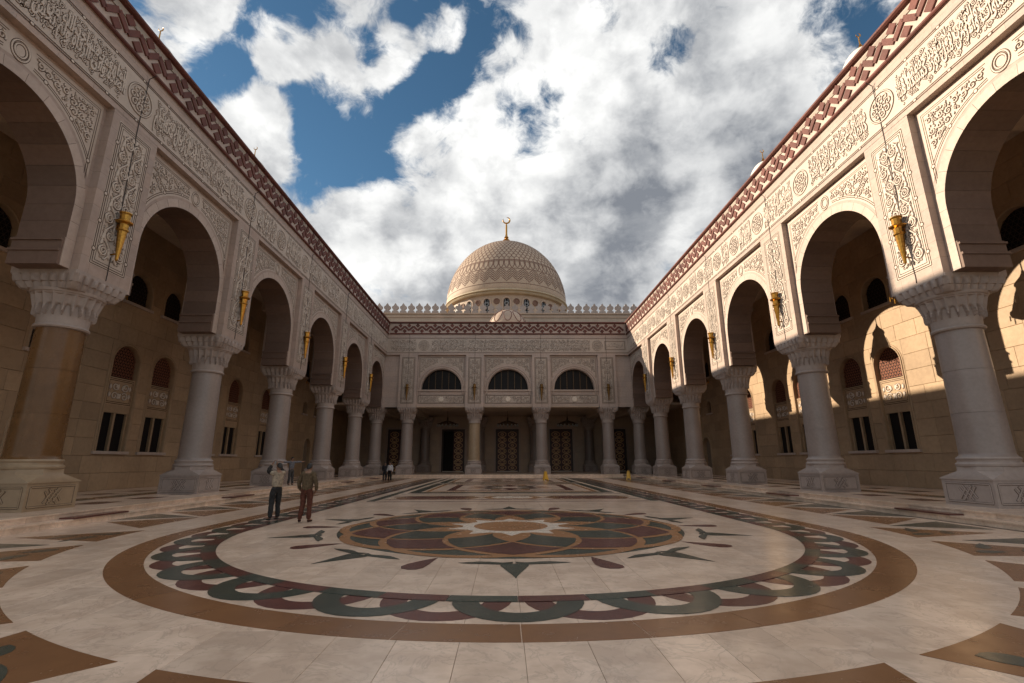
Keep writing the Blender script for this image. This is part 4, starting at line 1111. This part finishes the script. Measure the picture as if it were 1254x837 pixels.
for i, d in enumerate(DX):
    m = MB(); mpd = front_map(YB+.25)
    for a, b, c, e in ((-1.7, -1.5, ZP, 6.45), (1.5, 1.7, ZP, 6.45), (-1.5, 1.5, 6.2, 6.45)): m.box((a, c, -.3), (b, e, .15), 0, mpd)
    dr = build('door', m, M_DARK, hall, (d, 0, 0))
    m = MB(); m.box((-1.95, ZP, .0), (-1.7, 6.7, .12), 0, front_map(YB)); m.box((1.7, ZP, .0), (1.95, 6.7, .12), 0, front_map(YB)); m.box((-1.7, 6.45, .0), (1.7, 6.7, .12), 0, front_map(YB)); build('door_surround', m, M_PLAIN, dr, (d, 0, 0))
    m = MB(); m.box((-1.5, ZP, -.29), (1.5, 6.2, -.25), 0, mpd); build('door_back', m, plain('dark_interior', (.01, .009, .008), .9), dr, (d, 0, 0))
    for s_ in ((1,) if i == 1 else (-1, 1)):
        a, b = sorted((s_*.02, s_*1.49)); m = MB(); m.box((a, ZP+.03, -.12), (b, 6.18, 0), 1, mpd); star_lattice(m, a+.08, b-.08, .5, 6.1, mpd); build('door_leaf', m, [M_INK, M_DOORRED], dr, (d, 0, 0))
    if i == 1:
        m = MB(); m.box((0, ZP+.03, 0), (.1, 6.18, 1.4)); o = build('door_leaf', m, M_DOORRED, dr, (d-1.45, YB+.4, 0))
        o.location = (-1.45, .05, 0)
    m = MB(); m.box((-1.7, ZP-.01, -.2), (1.7, ZP+.10, .12), 0, mpd); build('threshold', m, M_WHITE, dr, (d, 0, 0))

# ------------------------------------------------------------------ domes
def finial_mesh(s):
    m = MB(); rr_ = 1.0; m.lathe([(1.35*s, 0), (1.25*s, .14*s), (.75*s, .35*s), (.45*s, .6*s), (.55*s, .8*s), (.66*s, 1.0*s), (.5*s, 1.2*s), (.28*s, 1.4*s), (.42*s, 1.62*s), (.25*s, 1.85*s), (.17*s, 2.3*s), (.16*s, 4.0*s), (.10*s, 4.3*s), (.10*s, 4.5*s)], 20)
    A = np.linspace(R(-62), R(242), 26); rr = .62*s; L = []
    for i, a in enumerate(A):
        t = i/25; wd = .30*s*math.sin(PI*t)**.7+.02*s
        c = Vector((rr*math.cos(a)*-1, 0, 5.15*s+rr*math.sin(a)*-1)) if False else Vector((rr*math.cos(a+PI), 0, 5.12*s+rr*math.sin(a+PI)))
        d = Vector((math.cos(a+PI), 0, math.sin(a+PI)))
        L.append([tuple(c+d*wd*.5*math.cos(q)+Vector((0, 1, 0))*wd*.45*math.sin(q)) for q in np.linspace(0, 2*PI, 9)[:-1]])
    rot = R(30)
    def rz(p): x, z = p[0], p[2]-5.12*s; return (x*math.cos(rot)-z*math.sin(rot), p[1], 5.12*s+x*math.sin(rot)+z*math.cos(rot))
    m.loops([[rz(p) for p in l] for l in L])
    return m.mesh('finial', M_GOLD, 40)
DY, DRAD, ZEQ, ZTOP = 110, 14.25, 37.9, 53.9
dome = thing('dome', 'great stone dome with net pattern and gilt crescent finial above the prayer hall', 'dome', (0, DY, 24.3))
def dome_r(z):
    t = max(0, (z-ZEQ)/(ZTOP-ZEQ)); return DRAD*max(0, 1-t**1.95)**.52
prof = [(13.9, 36.9), (14.15, 37.4)]+[(dome_r(ZEQ+(ZTOP-ZEQ)*math.sin(PI/2*i/28)), ZEQ+(ZTOP-ZEQ)*math.sin(PI/2*i/28)) for i in range(29)]
m = MB(); m.lathe(prof, 128); build('dome_shell', m, M_DOMES, dome, (0, DY, 0), smooth=40)
def on_dome(a, z, n=.0): r = dome_r(z)+n; return (r*math.cos(a), r*math.sin(a), z)
def surf_line(m, pts, wd, n=.03, mat=0):
    """raised strip following the dome; pts are (angle, z)"""
    V = [Vector(on_dome(a, z, n)) for a, z in pts]; L = []
    for i, p in enumerate(V):
        d = (V[min(i+1, len(V)-1)]-V[max(i-1, 0)]).normalized(); nrm = Vector((p.x, p.y, (p.z-ZEQ)*.7)).normalized(); s = d.cross(nrm)
        L.append((p-s*wd/2, p+s*wd/2))
    k = len(L); m.add([tuple(x[0]) for x in L]+[tuple(x[1]) for x in L], [(i, i+1, k+i+1, k+i) for i in range(k-1)], mat)
m = MB(); NN = 72
ZR = [42.6]                                              # scale pattern rows, from the arcade band upward
z = 44.6; rows = []
while z < 53.6: rows.append(z); z += max(.45, .86*(dome_r(z)/13)**.8)
rows.append(min(z, 53.9))
for j in range(len(rows)-1):
    z0, z1 = rows[j], rows[j+1]
    for i in range(NN):
        a = 2*PI*(i+.5*(j % 2))/NN; h = PI/NN
        if math.sin(a) > .35: continue
        surf_line(m, [(a-h, z0), (a-h*.95, z0+(z1-z0)*.55), (a-h*.5, z0+(z1-z0)*.9), (a, z1+.12), (a+h*.5, z0+(z1-z0)*.9), (a+h*.95, z0+(z1-z0)*.55), (a+h, z0)], .15)
for i in range(NN):                                      # band of little arches
    a = 2*PI*i/NN; h = PI/NN
    if math.sin(a) > .35: continue
    surf_line(m, [(a-h*.8, 44.1), (a-h*.85, 43.2), (a-h*.4, 42.55), (a, 42.35), (a+h*.4, 42.55), (a+h*.85, 43.2), (a+h*.8, 44.1)], .17); surf_line(m, [(a-h, 44.5), (a-h, 43.7)], .26)
for zz, wd in ((44.45, .26), (44.12, .12), (42.15, .16), (38.6, .12)):
    surf_line(m, [(x, zz) for x in np.linspace(R(150), R(390), 90)], wd)
for i in range(NN):                                      # band of chevrons
    a = 2*PI*i/NN; h = PI/NN
    if math.sin(a) > .35: continue
    for q in range(5):
        zb_ = 39.2+q*.52+(.35 if i % 2 else 0); surf_line(m, [(a-h, zb_+.0), (a, zb_+.75), (a+h, zb_)] if (i//1) % 2 else [(a-h, zb_+.5), (a, zb_-.2), (a+h, zb_+.5)], .17)
build('net_pattern', m, M_DOMELINE, dome, (0, DY, 0), kind='stuff')
m = MB(); m.lathe([(13.4, 36.1), (14.3, 36.25), (14.5, 36.5), (14.25, 36.75), (14.6, 36.95), (14.55, 37.2), (14.2, 37.4)], 96, cap=False); build('drum_moulding', m, M_DOMEGOLD, dome, (0, DY, 0), smooth=40)
m = MB(); m.lathe([(13.6, 24.3), (13.6, 36.2)], 96, cap=False); build('drum', m, M_DOMES, dome, (0, DY, 0), smooth=40)
for i in range(20):
    a = -PI/2+2*PI*i/20
    if math.sin(a) > .4: continue
    mw = lambda s_, t, n, a=a: ((13.6+n)*math.cos(a+s_/13.6), (13.6+n)*math.sin(a+s_/13.6), t)
    m = MB(); m.ribbon([(-.85, 31.4)]+arc_pts(0, .85, 34.7, 12)+[(.85, 31.4)], .5, .22, 0, mp=mw); wn = build('drum_window', m, M_PINKDOME, dome, (0, DY, 0))
    m = MB(); m.prism([(-.62, 31.4)]+arc_pts(0, .62, 34.7, 10)+[(.62, 31.4)], .02, .06, 0, mw); build('pane', m, M_GLASS, wn, (0, DY, 0))
    m = MB()
    for sx_ in (-.3, .3): m.ribbon([(sx_, 31.5), (sx_, 35.1)], .10, .12, 0, mp=mw)
    for zz in (32.6, 33.5, 34.4): m.ribbon([(-.55, zz), (.55, zz)], .10, .12, 0, mp=mw)
    m.ribbon([(.4*math.cos(x), 34.2+.4*math.sin(x)) for x in np.linspace(0, 2*PI, 13)[:-1]], .12, .13, 0, closed=True, mp=mw); build('tracery', m, M_LEAD, wn, (0, DY, 0))
    b = a+PI/20
    mw = lambda s_, t, n, a=b: ((13.6+n)*math.cos(a+s_/13.6), (13.6+n)*math.sin(a+s_/13.6), t)
    m = MB(); m.ribbon([(.55*math.cos(x), 34.7+.55*math.sin(x)) for x in np.linspace(0, 2*PI, 17)[:-1]], .3, .15, 0, closed=True, mp=mw); m.prism([(.42*math.cos(x), 34.7+.42*math.sin(x)) for x in np.linspace(0, 2*PI, 13)[:-1]], .01, .04, 0, mw)
    build('drum_roundel', m, M_DOMELINE, dome, (0, DY, 0))
put('finial', finial_mesh(1.36), dome, (0, DY, ZTOP-.15))
# small pink dome on the porch roof
pd = thing('small_dome', 'low pink ribbed dome peeping over the far cornice in front of the great dome', 'dome', (0, 64.6, 18.1))
m = MB(); pr = [(2.75, 18.1), (2.75, 19.6)]+[(2.7*math.cos(x)**.9, 19.6+2.75*math.sin(x)) for x in np.linspace(0, PI/2-.02, 16)]
m.lathe(pr, 48); build('dome_shell', m, M_PINKDOME, pd, (0, 64.6, 0), smooth=40)
m = MB()
for k in range(10):
    a = 2*PI*k/10-PI/2
    L = []
    for t in np.linspace(0, 2*PI, 15)[:-1]:
        el = .62+.40*math.sin(t); az = a+.20*math.cos(t)/math.cos(el)
        L.append(Vector((2.72*math.cos(el)**.9*math.cos(az), 2.72*math.cos(el)**.9*math.sin(az), 19.6+2.76*math.sin(el))))
    m.tube([tuple(p) for p in L+[L[0]]], .045, 5)
build('petal_rib', m, M_RED, pd, (0, 64.6, 0))
fin_s = finial_mesh(.19)
m = MB(); m.lathe([(1.15, 17.95), (1.15, 19.9), (1.25, 20.1), (1.2, 20.4)]+[(1.22*math.cos(x), 20.4+2.35*math.sin(x)) for x in np.linspace(.05, PI/2-.02, 12)], 32); me_sd = m.mesh('dome_shell', M_WHITEDOME, 40)
for sx, y, lb in ((-1, 20.6, 'little white roof dome with gilt crescent above the near left cornice'), (-1, 30.4, 'little white roof dome with gilt crescent farther along the left cornice'),
                  (1, 20.5, 'little white roof dome with gilt crescent above the near right cornice'), (1, 30.3, 'little white roof dome with gilt crescent farther along the right cornice')):
    t = thing('roof_dome', lb, 'dome', (sx*18.3, y, 18.1), 'little white domes on the arcade roofs'); put('dome_shell', me_sd, t, (sx*18.3, y, 0)); put('finial', fin_s, t, (sx*18.3, y, 22.7))

# ------------------------------------------------------------------ brass torch lamps, lanterns, chandeliers
m = MB(); m.lathe([(.03, 8.82), (.05, 8.86), (.055, 8.95), (.085, 9.25), (.12, 9.6), (.15, 9.95), (.19, 10.0), (.19, 10.03), (.15, 10.06), (.16, 10.24), (.20, 10.27), (.27, 10.30), (.28, 10.34), (.22, 10.37), (.16, 10.40), (.17, 10.62), (.20, 10.66), (.20, 10.70), (.12, 10.70)], 10)
me_torch = m.mesh('torch', M_GOLD, 20)
m = MB(); m.tube([(0, -.02, 9.1), (0, .26, 9.06)], .03); m.tube([(0, 0, 10.15), (0, .26, 10.15)], .035); m.lathe([(.10, 0), (.10, .03)], 12, mp=lambda x, y, z: (x, .25-z, 10.15+y)); me_brk = m.mesh('bracket', M_GOLD)
m = MB(); m.tube([(0, .20, 10.7), (.01, .235, 12.5), (-.01, .235, 14.4), (0, .20, 16.6), (0, -.05, 16.75)], .017, 5); m.tube([(0, .22, 8.95), (.03, .235, 8.3), (.02, .23, 8.06)], .014, 5); me_cab = m.mesh('cable', M_CABLE)
me_torch2 = me_torch.copy(); me_torch2.materials.clear(); me_torch2.materials.append(M_OLDBRASS)
def sconce(loc, rot, lb, g, tm=None):
    t = thing('torch_lamp', lb, 'lamp', loc, g, rot)
    for n, me in (('torch', tm or me_torch), ('bracket', me_brk), ('cable', me_cab)):
        o = bpy.data.objects.new(n, me); COL.objects.link(o); o.parent = t
    return t
for sx, sd in ((-1, 'left'), (1, 'right')):
    for k in range(5):
        near = 'nearest' if k == 0 else ORD[k]
        sconce((sx*(DA-.25), YK[k+1], 0), -sx*PI/2, f'brass torch lamp on the {"shaded" if sx < 0 else "sunlit"} {sd} arcade pier, {near} from the camera', f'brass torch lamps of the {sd} arcade')
for x, lb in zip(FX, ('first', 'second', 'third', 'fourth')): sconce((x, YF-.25, 0), 0, f'small brass torch lamp on the far front, {lb} from its left end', 'brass torch lamps of the far front', me_torch2)
m = MB(); m.lathe([(.10, 8.0), (.16, 8.1), (.78, 8.25), (.90, 8.32), (.88, 8.42), (.73, 8.55), (.56, 8.9), (.46, 9.3), (.40, 9.55), (.47, 9.6), (.44, 9.68), (.16, 9.95), (.07, 10.1), (.05, 10.2)], 12); me_lan = m.mesh('lantern_body', M_BRONZE, 30)
m = MB()
for k in range(12):
    a = 2*PI*k/12+.26; m.tube([(.90*math.cos(a), .90*math.sin(a), 8.32), (.91*math.cos(a), .91*math.sin(a), 8.1)], .03, 4)
    m.tube([(.75*math.cos(a), .75*math.sin(a), 8.55), (.48*math.cos(a), .48*math.sin(a), 9.3)], .025, 4)
me_rib = m.mesh('lantern_ribs', M_GOLD)
m = MB(); m.tube([(0, 0, 10.2), (0, 0, 15.6)], .022, 5); me_ch = m.mesh('chain', M_BRONZE)
for sx, sd in ((-1, 'left'), (1, 'right')):
    for k in range(5):
        y = YK[k+1]+4.2; dz = .9; xl = sx*18.3
        t = thing('hanging_lantern', f'dark bronze bell lantern hanging in the {sd} gallery behind its {ORD[k].replace("nearest", "first")} arch from the camera', 'lantern', (xl, y, 8.0+dz), f'bell lanterns in the {sd} gallery')
        put('lantern_body', me_lan, t, (xl, y, dz)); put('lantern_ribs', me_rib, t, (xl, y, dz))
        m = MB(); m.tube([(0, 0, 10.2+dz), (0, 0, 15.6)], .03, 5); build('chain', m, M_BRONZE, t, (xl, y, 0))
m = MB(); A = np.linspace(0, 2*PI, 25)
m.tube([(1.35*math.cos(a), 1.35*math.sin(a), 6.62) for a in A], .07, 6); m.tube([(.8*math.cos(a), .8*math.sin(a), 6.85) for a in A], .05, 6); m.tube([(0, 0, 6.6), (0, 0, 7.5)], .10, 8)
for k in range(8):
    a = PI*k/4; m.tube([(0, 0, 7.1), (.6*math.cos(a), .6*math.sin(a), 6.9), (1.35*math.cos(a), 1.35*math.sin(a), 6.62)], .04, 5)
me_chb = m.mesh('ring_frame', M_BRONZE)
m = MB()
for k in range(16):
    a = PI*k/8; m.lathe([(.03, 6.28), (.10, 6.34), (.10, 6.48), (.05, 6.6)], 8, mp=lambda x, y, z, a=a: (x+1.35*math.cos(a), y+1.35*math.sin(a), z))
me_chl = m.mesh('lamp_cups', plain('frosted_glass', (.35, .34, .32), .4))
m = MB(); m.tube([(0, 0, 7.5), (0, 0, 8.35)], .03, 5); me_chc = m.mesh('chain', M_BRONZE)
for x, lb in zip((-7.96, 0, 7.96), ('in front of the half open door', 'in front of the middle door', 'in front of the right hand door')):
    t = thing('ring_chandelier', 'dark ring chandelier under the porch ceiling '+lb, 'chandelier', (x, 64.6, 6.3), 'ring chandeliers in the porch')
    for n, me in (('ring_frame', me_chb), ('lamp_cups', me_chl), ('chain', me_chc)): put(n, me, t, (x, 64.6, 0))

# ------------------------------------------------------------------ yellow floor signs
M_YEL = plain('yellow_plastic', (.75, .42, .03), .4)
def floor_sign(x, y, z, lb, rot):
    t = thing('floor_sign', lb, 'floor sign', (x, y, z), 'yellow folding floor signs', rot)
    m = MB()
    for s_ in (-1, 1):
        mpf = lambda a, b, n, s_=s_: (a, s_*(.26-.23*b/.82+n), b)
        for poly in ([(-.24, 0), (-.14, 0), (-.06, .80), (-.13, .80)], [(.24, 0), (.14, 0), (.06, .80), (.13, .80)], [(-.19, .12), (.19, .12), (.13, .66), (-.13, .66)], [(-.13, .66), (.13, .66), (.13, .80), (-.13, .80)]):
            m.prism(poly, -.01 if poly[0][0] != -.19 else -.006, .012, 0, mpf)
    o = bpy.data.objects.new('sign_board', m.mesh('sign_board', M_YEL)); COL.objects.link(o); o.parent = t
    m = MB(); m.tube([(-.12, 0, .83), (.12, 0, .83)], .03, 6); o = bpy.data.objects.new('hinge', m.mesh('hinge', M_YEL)); COL.objects.link(o); o.parent = t
floor_sign(3.6, 48.6, 0, 'yellow folding floor sign in front of the far column right of the middle door', .2)
floor_sign(12.2, 50.5, 0, 'yellow folding floor sign near the right far corner of the court', -.3)

# ------------------------------------------------------------------ people
FOLD = bpy.data.textures.new('folds', 'CLOUDS'); FOLD.noise_scale = .11
def skin_obj(name, verts, edges, radii, mat, parent, sub=2, root=0):
    me = bpy.data.meshes.new(name); me.from_pydata([tuple(v) for v in verts], edges, []); me.materials.append(mat)
    o = bpy.data.objects.new(name, me); COL.objects.link(o); o.parent = parent
    md = o.modifiers.new('skin', 'SKIN'); md.use_smooth_shade = True
    if not me.skin_vertices: return o
    sv = me.skin_vertices[0].data
    for i, r in enumerate(radii):
        sv[i].radius = r if isinstance(r, tuple) else (r, r); sv[i].use_root = (i == root)
    if sub: s = o.modifiers.new('smooth', 'SUBSURF'); s.levels = sub; s.render_levels = sub
    if name in ('jacket', 'trousers', 'sleeve'):
        dp = o.modifiers.new('folds', 'DISPLACE'); dp.texture = FOLD; dp.strength = .045; dp.mid_level = .5
    return o
def person(loc, rotz, label, mats, pose):
    """pose: joint positions for a 1.74 m figure facing -y"""
    t = thing('person', label, 'person', loc, None, rotz)
    J = dict(pelvis=(0, 0, .95), waist=(0, .01, 1.08), chest=(0, .02, 1.28), neck0=(0, .02, 1.46), neck=(0, .0, 1.52), head0=(0, -.01, 1.585), head1=(0, -.015, 1.66), head2=(0, 0, 1.715))
    for s_, q in ((1, 'l'), (-1, 'r')):
        J.update({q+'hip': (s_*.10, 0, .90), q+'knee': (s_*.11, -.02, .50), q+'ankle': (s_*.115, .03, .09), q+'toe': (s_*.13, -.14, .04),
                  q+'sh': (s_*.19, .02, 1.42), q+'elb': (s_*.25, .04, 1.14), q+'wr': (s_*.25, -.06, .90), q+'hand': (s_*.245, -.08, .82)})
    J.update(pose); J = {k: Vector(v) for k, v in J.items()}
    names = list(J); idx = {n: i for i, n in enumerate(names)}; V = [J[n] for n in names]
    rad = dict(pelvis=(.15, .115), waist=(.135, .10), chest=(.155, .11), neck0=(.09, .08), neck=.052, head0=(.062, .075), head1=(.075, .093), head2=(.05, .06), hip=.085, knee=.058, ankle=.04, toe=.035, sh=.062, elb=.042, wr=.028, hand=.03)
    Rd = [rad.get(n, rad.get(n[1:], .05)) for n in names]
    E = [('pelvis', 'waist'), ('waist', 'chest'), ('chest', 'neck0'), ('neck0', 'neck'), ('neck', 'head0'), ('head0', 'head1'), ('head1', 'head2')]
    for q in 'lr': E += [('pelvis', q+'hip'), (q+'hip', q+'knee'), (q+'knee', q+'ankle'), (q+'ankle', q+'toe'), ('neck0', q+'sh'), (q+'sh', q+'elb'), (q+'elb', q+'wr'), (q+'wr', q+'hand')]
    E = [(idx[a], idx[b]) for a, b in E]
    # face and fingers
    def ext(base, off, r):
        V.append(V[idx[base]]+Vector(off)); Rd.append(r); E.append((idx[base], len(V)-1))
    ext('head1', (0, -.105, -.015), .013); ext('head1', (.085, .01, -.01), .014); ext('head1', (-.085, .01, -.01), .014)
    for q in 'lr':
        d = (J[q+'hand']-J[q+'wr']).normalized(); s_ = d.orthogonal().normalized(); n_ = d.cross(s_)
        for f, (o, L) in enumerate(((-.03, .075), (-.01, .088), (.01, .082), (.03, .065))):
            b = J[q+'hand']+s_*o+d*.02; V.append(b+d*L*.5+n_*.008); Rd.append(.0095); E.append((idx[q+'hand'], len(V)-1)); V.append(b+d*L+n_*.028); Rd.append(.008); E.append((len(V)-2, len(V)-1))
        V.append(J[q+'wr']*.4+J[q+'hand']*.6+s_*.045+n_*.02); Rd.append(.011); E.append((idx[q+'hand'], len(V)-1))
    skin_obj('body', V, E, Rd, mats['skin'], t, 2)
    # clothing follows the same joints
    tp = ['pelvis', 'lhip', 'lknee', 'lankle', 'rhip', 'rknee', 'rankle', 'waist']
    TV = [J[x] for x in tp]; TV[3] = TV[3]+Vector((0, 0, -.02)); TV[6] = TV[6]+Vector((0, 0, -.02))
    skin_obj('trousers', TV, [(0, 1), (1, 2), (2, 3), (0, 4), (4, 5), (5, 6), (0, 7)], [(.165, .13), .105, .083, .072, .105, .083, .072, (.145, .115)], mats['trousers'], t)
    jp = ['chest', 'waist', 'pelvis', 'neck0', 'lsh', 'lelb', 'lwr', 'rsh', 'relb', 'rwr']
    JV = [J[x] for x in jp]; JV[2] = JV[2]+Vector((0, 0, -.06 if mats.get('long') else .05)); JV[3] = JV[3]+Vector((0, 0, .015))
    jr = [(.19, .14), (.18, .135), (.19, .15), (.105, .095), .085, .066, .05, .085, .066, .05]
    skin_obj('jacket', JV, [(0, 1), (1, 2), (0, 3), (3, 4), (4, 5), (5, 6), (3, 7), (7, 8), (8, 9)], jr, mats['top'], t)
    if mats.get('sleeve'):
        for q in 'lr': skin_obj('sleeve', [J[q+'sh']+(J[q+'elb']-J[q+'sh'])*.12, J[q+'elb'], J[q+'wr']], [(0, 1), (1, 2)], [.092, .074, .056], mats['sleeve'], t)
    h0, h1, h2 = J['head0'], J['head1'], J['head2']
    hm = MB(); ax = (h2-h0).normalized(); c0 = h1+ax*.012+Vector((0, .016, 0))
    rows = []
    for u in np.linspace(.02, PI*.62, 9): rows.append([(c0.x+.083*math.sin(u)*math.cos(v), c0.y+.105*math.sin(u)*math.sin(v)+(.012 if u > 1 else 0), c0.z+.10*math.cos(u)-(.05*max(0, math.sin(v)) if u > 1.2 else 0)) for v in np.linspace(0, 2*PI, 17)[:-1]])
    hm.loops(rows[::-1]); ho = bpy.data.objects.new('hair', hm.mesh('hair', mats['hair'], 60)); COL.objects.link(ho); ho.parent = t
    for q in 'lr':
        a, b = J[q+'ankle'], J[q+'toe']; skin_obj('shoe', [a+Vector((0, .04, -.045)), a+Vector((0, -.02, -.04)), b+Vector((0, 0, 0))], [(0, 1), (1, 2)], [(.045, .042), (.05, .05), (.045, .032)], mats['shoe'], t, 1)
    return t
SK = plain('skin_tone', (.27, .145, .09), .55, noise=.05); HR = plain('black_hair', (.012, .010, .009), .6); SHOE = plain('dark_leather', (.02, .014, .011), .4)
def cl(n, c): return plain(n, c, .85, spec=.2, noise=.2, scale=14)
# man with both arms raised, photographing the arcade
p1 = person((-7.73, 16.25, .012), R(-125), 'person in beige vest with dark sleeves and trousers, both arms raised holding a camera', dict(skin=SK, hair=HR, shoe=SHOE, top=cl('beige_shirt', (.40, .32, .235)), trousers=cl('charcoal_trousers', (.035, .034, .034)), sleeve=cl('dark_sleeve', (.03, .026, .024))),
            dict(head0=(0, .0, 1.58), head1=(0, .02, 1.655), head2=(0, .05, 1.71), lelb=(.23, -.20, 1.52), lwr=(.09, -.26, 1.70), lhand=(.06, -.25, 1.77), relb=(-.23, -.20, 1.52), rwr=(-.09, -.26, 1.70), rhand=(-.06, -.25, 1.77), lankle=(.14, .04, .09), ltoe=(.17, -.13, .04)))
# man seen from behind
p2 = person((-6.53, 15.7, .012), R(176), 'person in olive brown jacket and rust trousers standing seen from behind', dict(skin=SK, hair=HR, shoe=cl('brown_shoe', (.05, .02, .014)), top=cl('olive_jacket', (.125, .088, .052)), trousers=cl('rust_trousers', (.115, .042, .028)), long=True),
            dict(lelb=(.28, .03, 1.15), lwr=(.25, -.07, .93), lhand=(.20, -.12, .88), relb=(-.28, .03, 1.15), rwr=(-.25, -.07, .93), rhand=(-.20, -.12, .88), lankle=(.15, .03, .09), ltoe=(.20, -.13, .04), rankle=(-.13, .02, .09), rtoe=(-.18, -.13, .04),
                 head0=(0, -.03, 1.575), head1=(0, -.05, 1.645), head2=(0, -.04, 1.70)))
person((-14.15, 32.3, ZP), R(60), 'person in grey shirt leaning by the third left column with arms spread wide', dict(skin=SK, hair=HR, shoe=SHOE, top=cl('grey_shirt', (.17, .17, .19)), trousers=cl('grey_trousers', (.075, .07, .07))),
       dict(lelb=(.46, .0, 1.45), lwr=(.70, -.03, 1.46), lhand=(.78, -.04, 1.46), relb=(-.46, 0, 1.45), rwr=(-.68, -.03, 1.44), rhand=(-.76, -.04, 1.44), lankle=(.16, .02, .09), rankle=(-.05, .12, .09), rtoe=(-.06, -.04, .04)))
person((-11.55, 46.6, .005), R(20), 'person in dark clothes, left one of the far pair by the corner columns', dict(skin=SK, hair=HR, shoe=SHOE, top=cl('dark_coat', (.03, .027, .03)), trousers=cl('dark_slacks', (.03, .028, .032)), long=True), {})
person((-11.05, 46.4, .005), R(-15), 'person in white shirt and black trousers, right of the far pair by corner columns', dict(skin=SK, hair=HR, shoe=SHOE, top=cl('white_shirt', (.62, .62, .64)), trousers=cl('black_trousers', (.015, .014, .015))), {})
m = MB(); m.chamfer((-.07, -.045, 0), (.07, .045, .06), .01, 0, lambda a, b, n: (a, n, b)); m.lathe([(.04, 0), (.045, .02), (.04, .07)], 16, mp=lambda x, y, z: (x, -z, y))
cm = build('camera', m, plain('silver_camera_body', (.30, .30, .31), .35, .3)); cm['label'] = 'small silver camera held up by the person in beige vest'; cm['category'] = 'camera'
cr, sr = math.cos(R(-125)), math.sin(R(-125)); cm.location = (-7.73+.285*sr, 16.25-.285*cr, 1.80); cm.rotation_euler = (R(-8), 0, R(-125))
bpy.data.objects.remove(FOB)
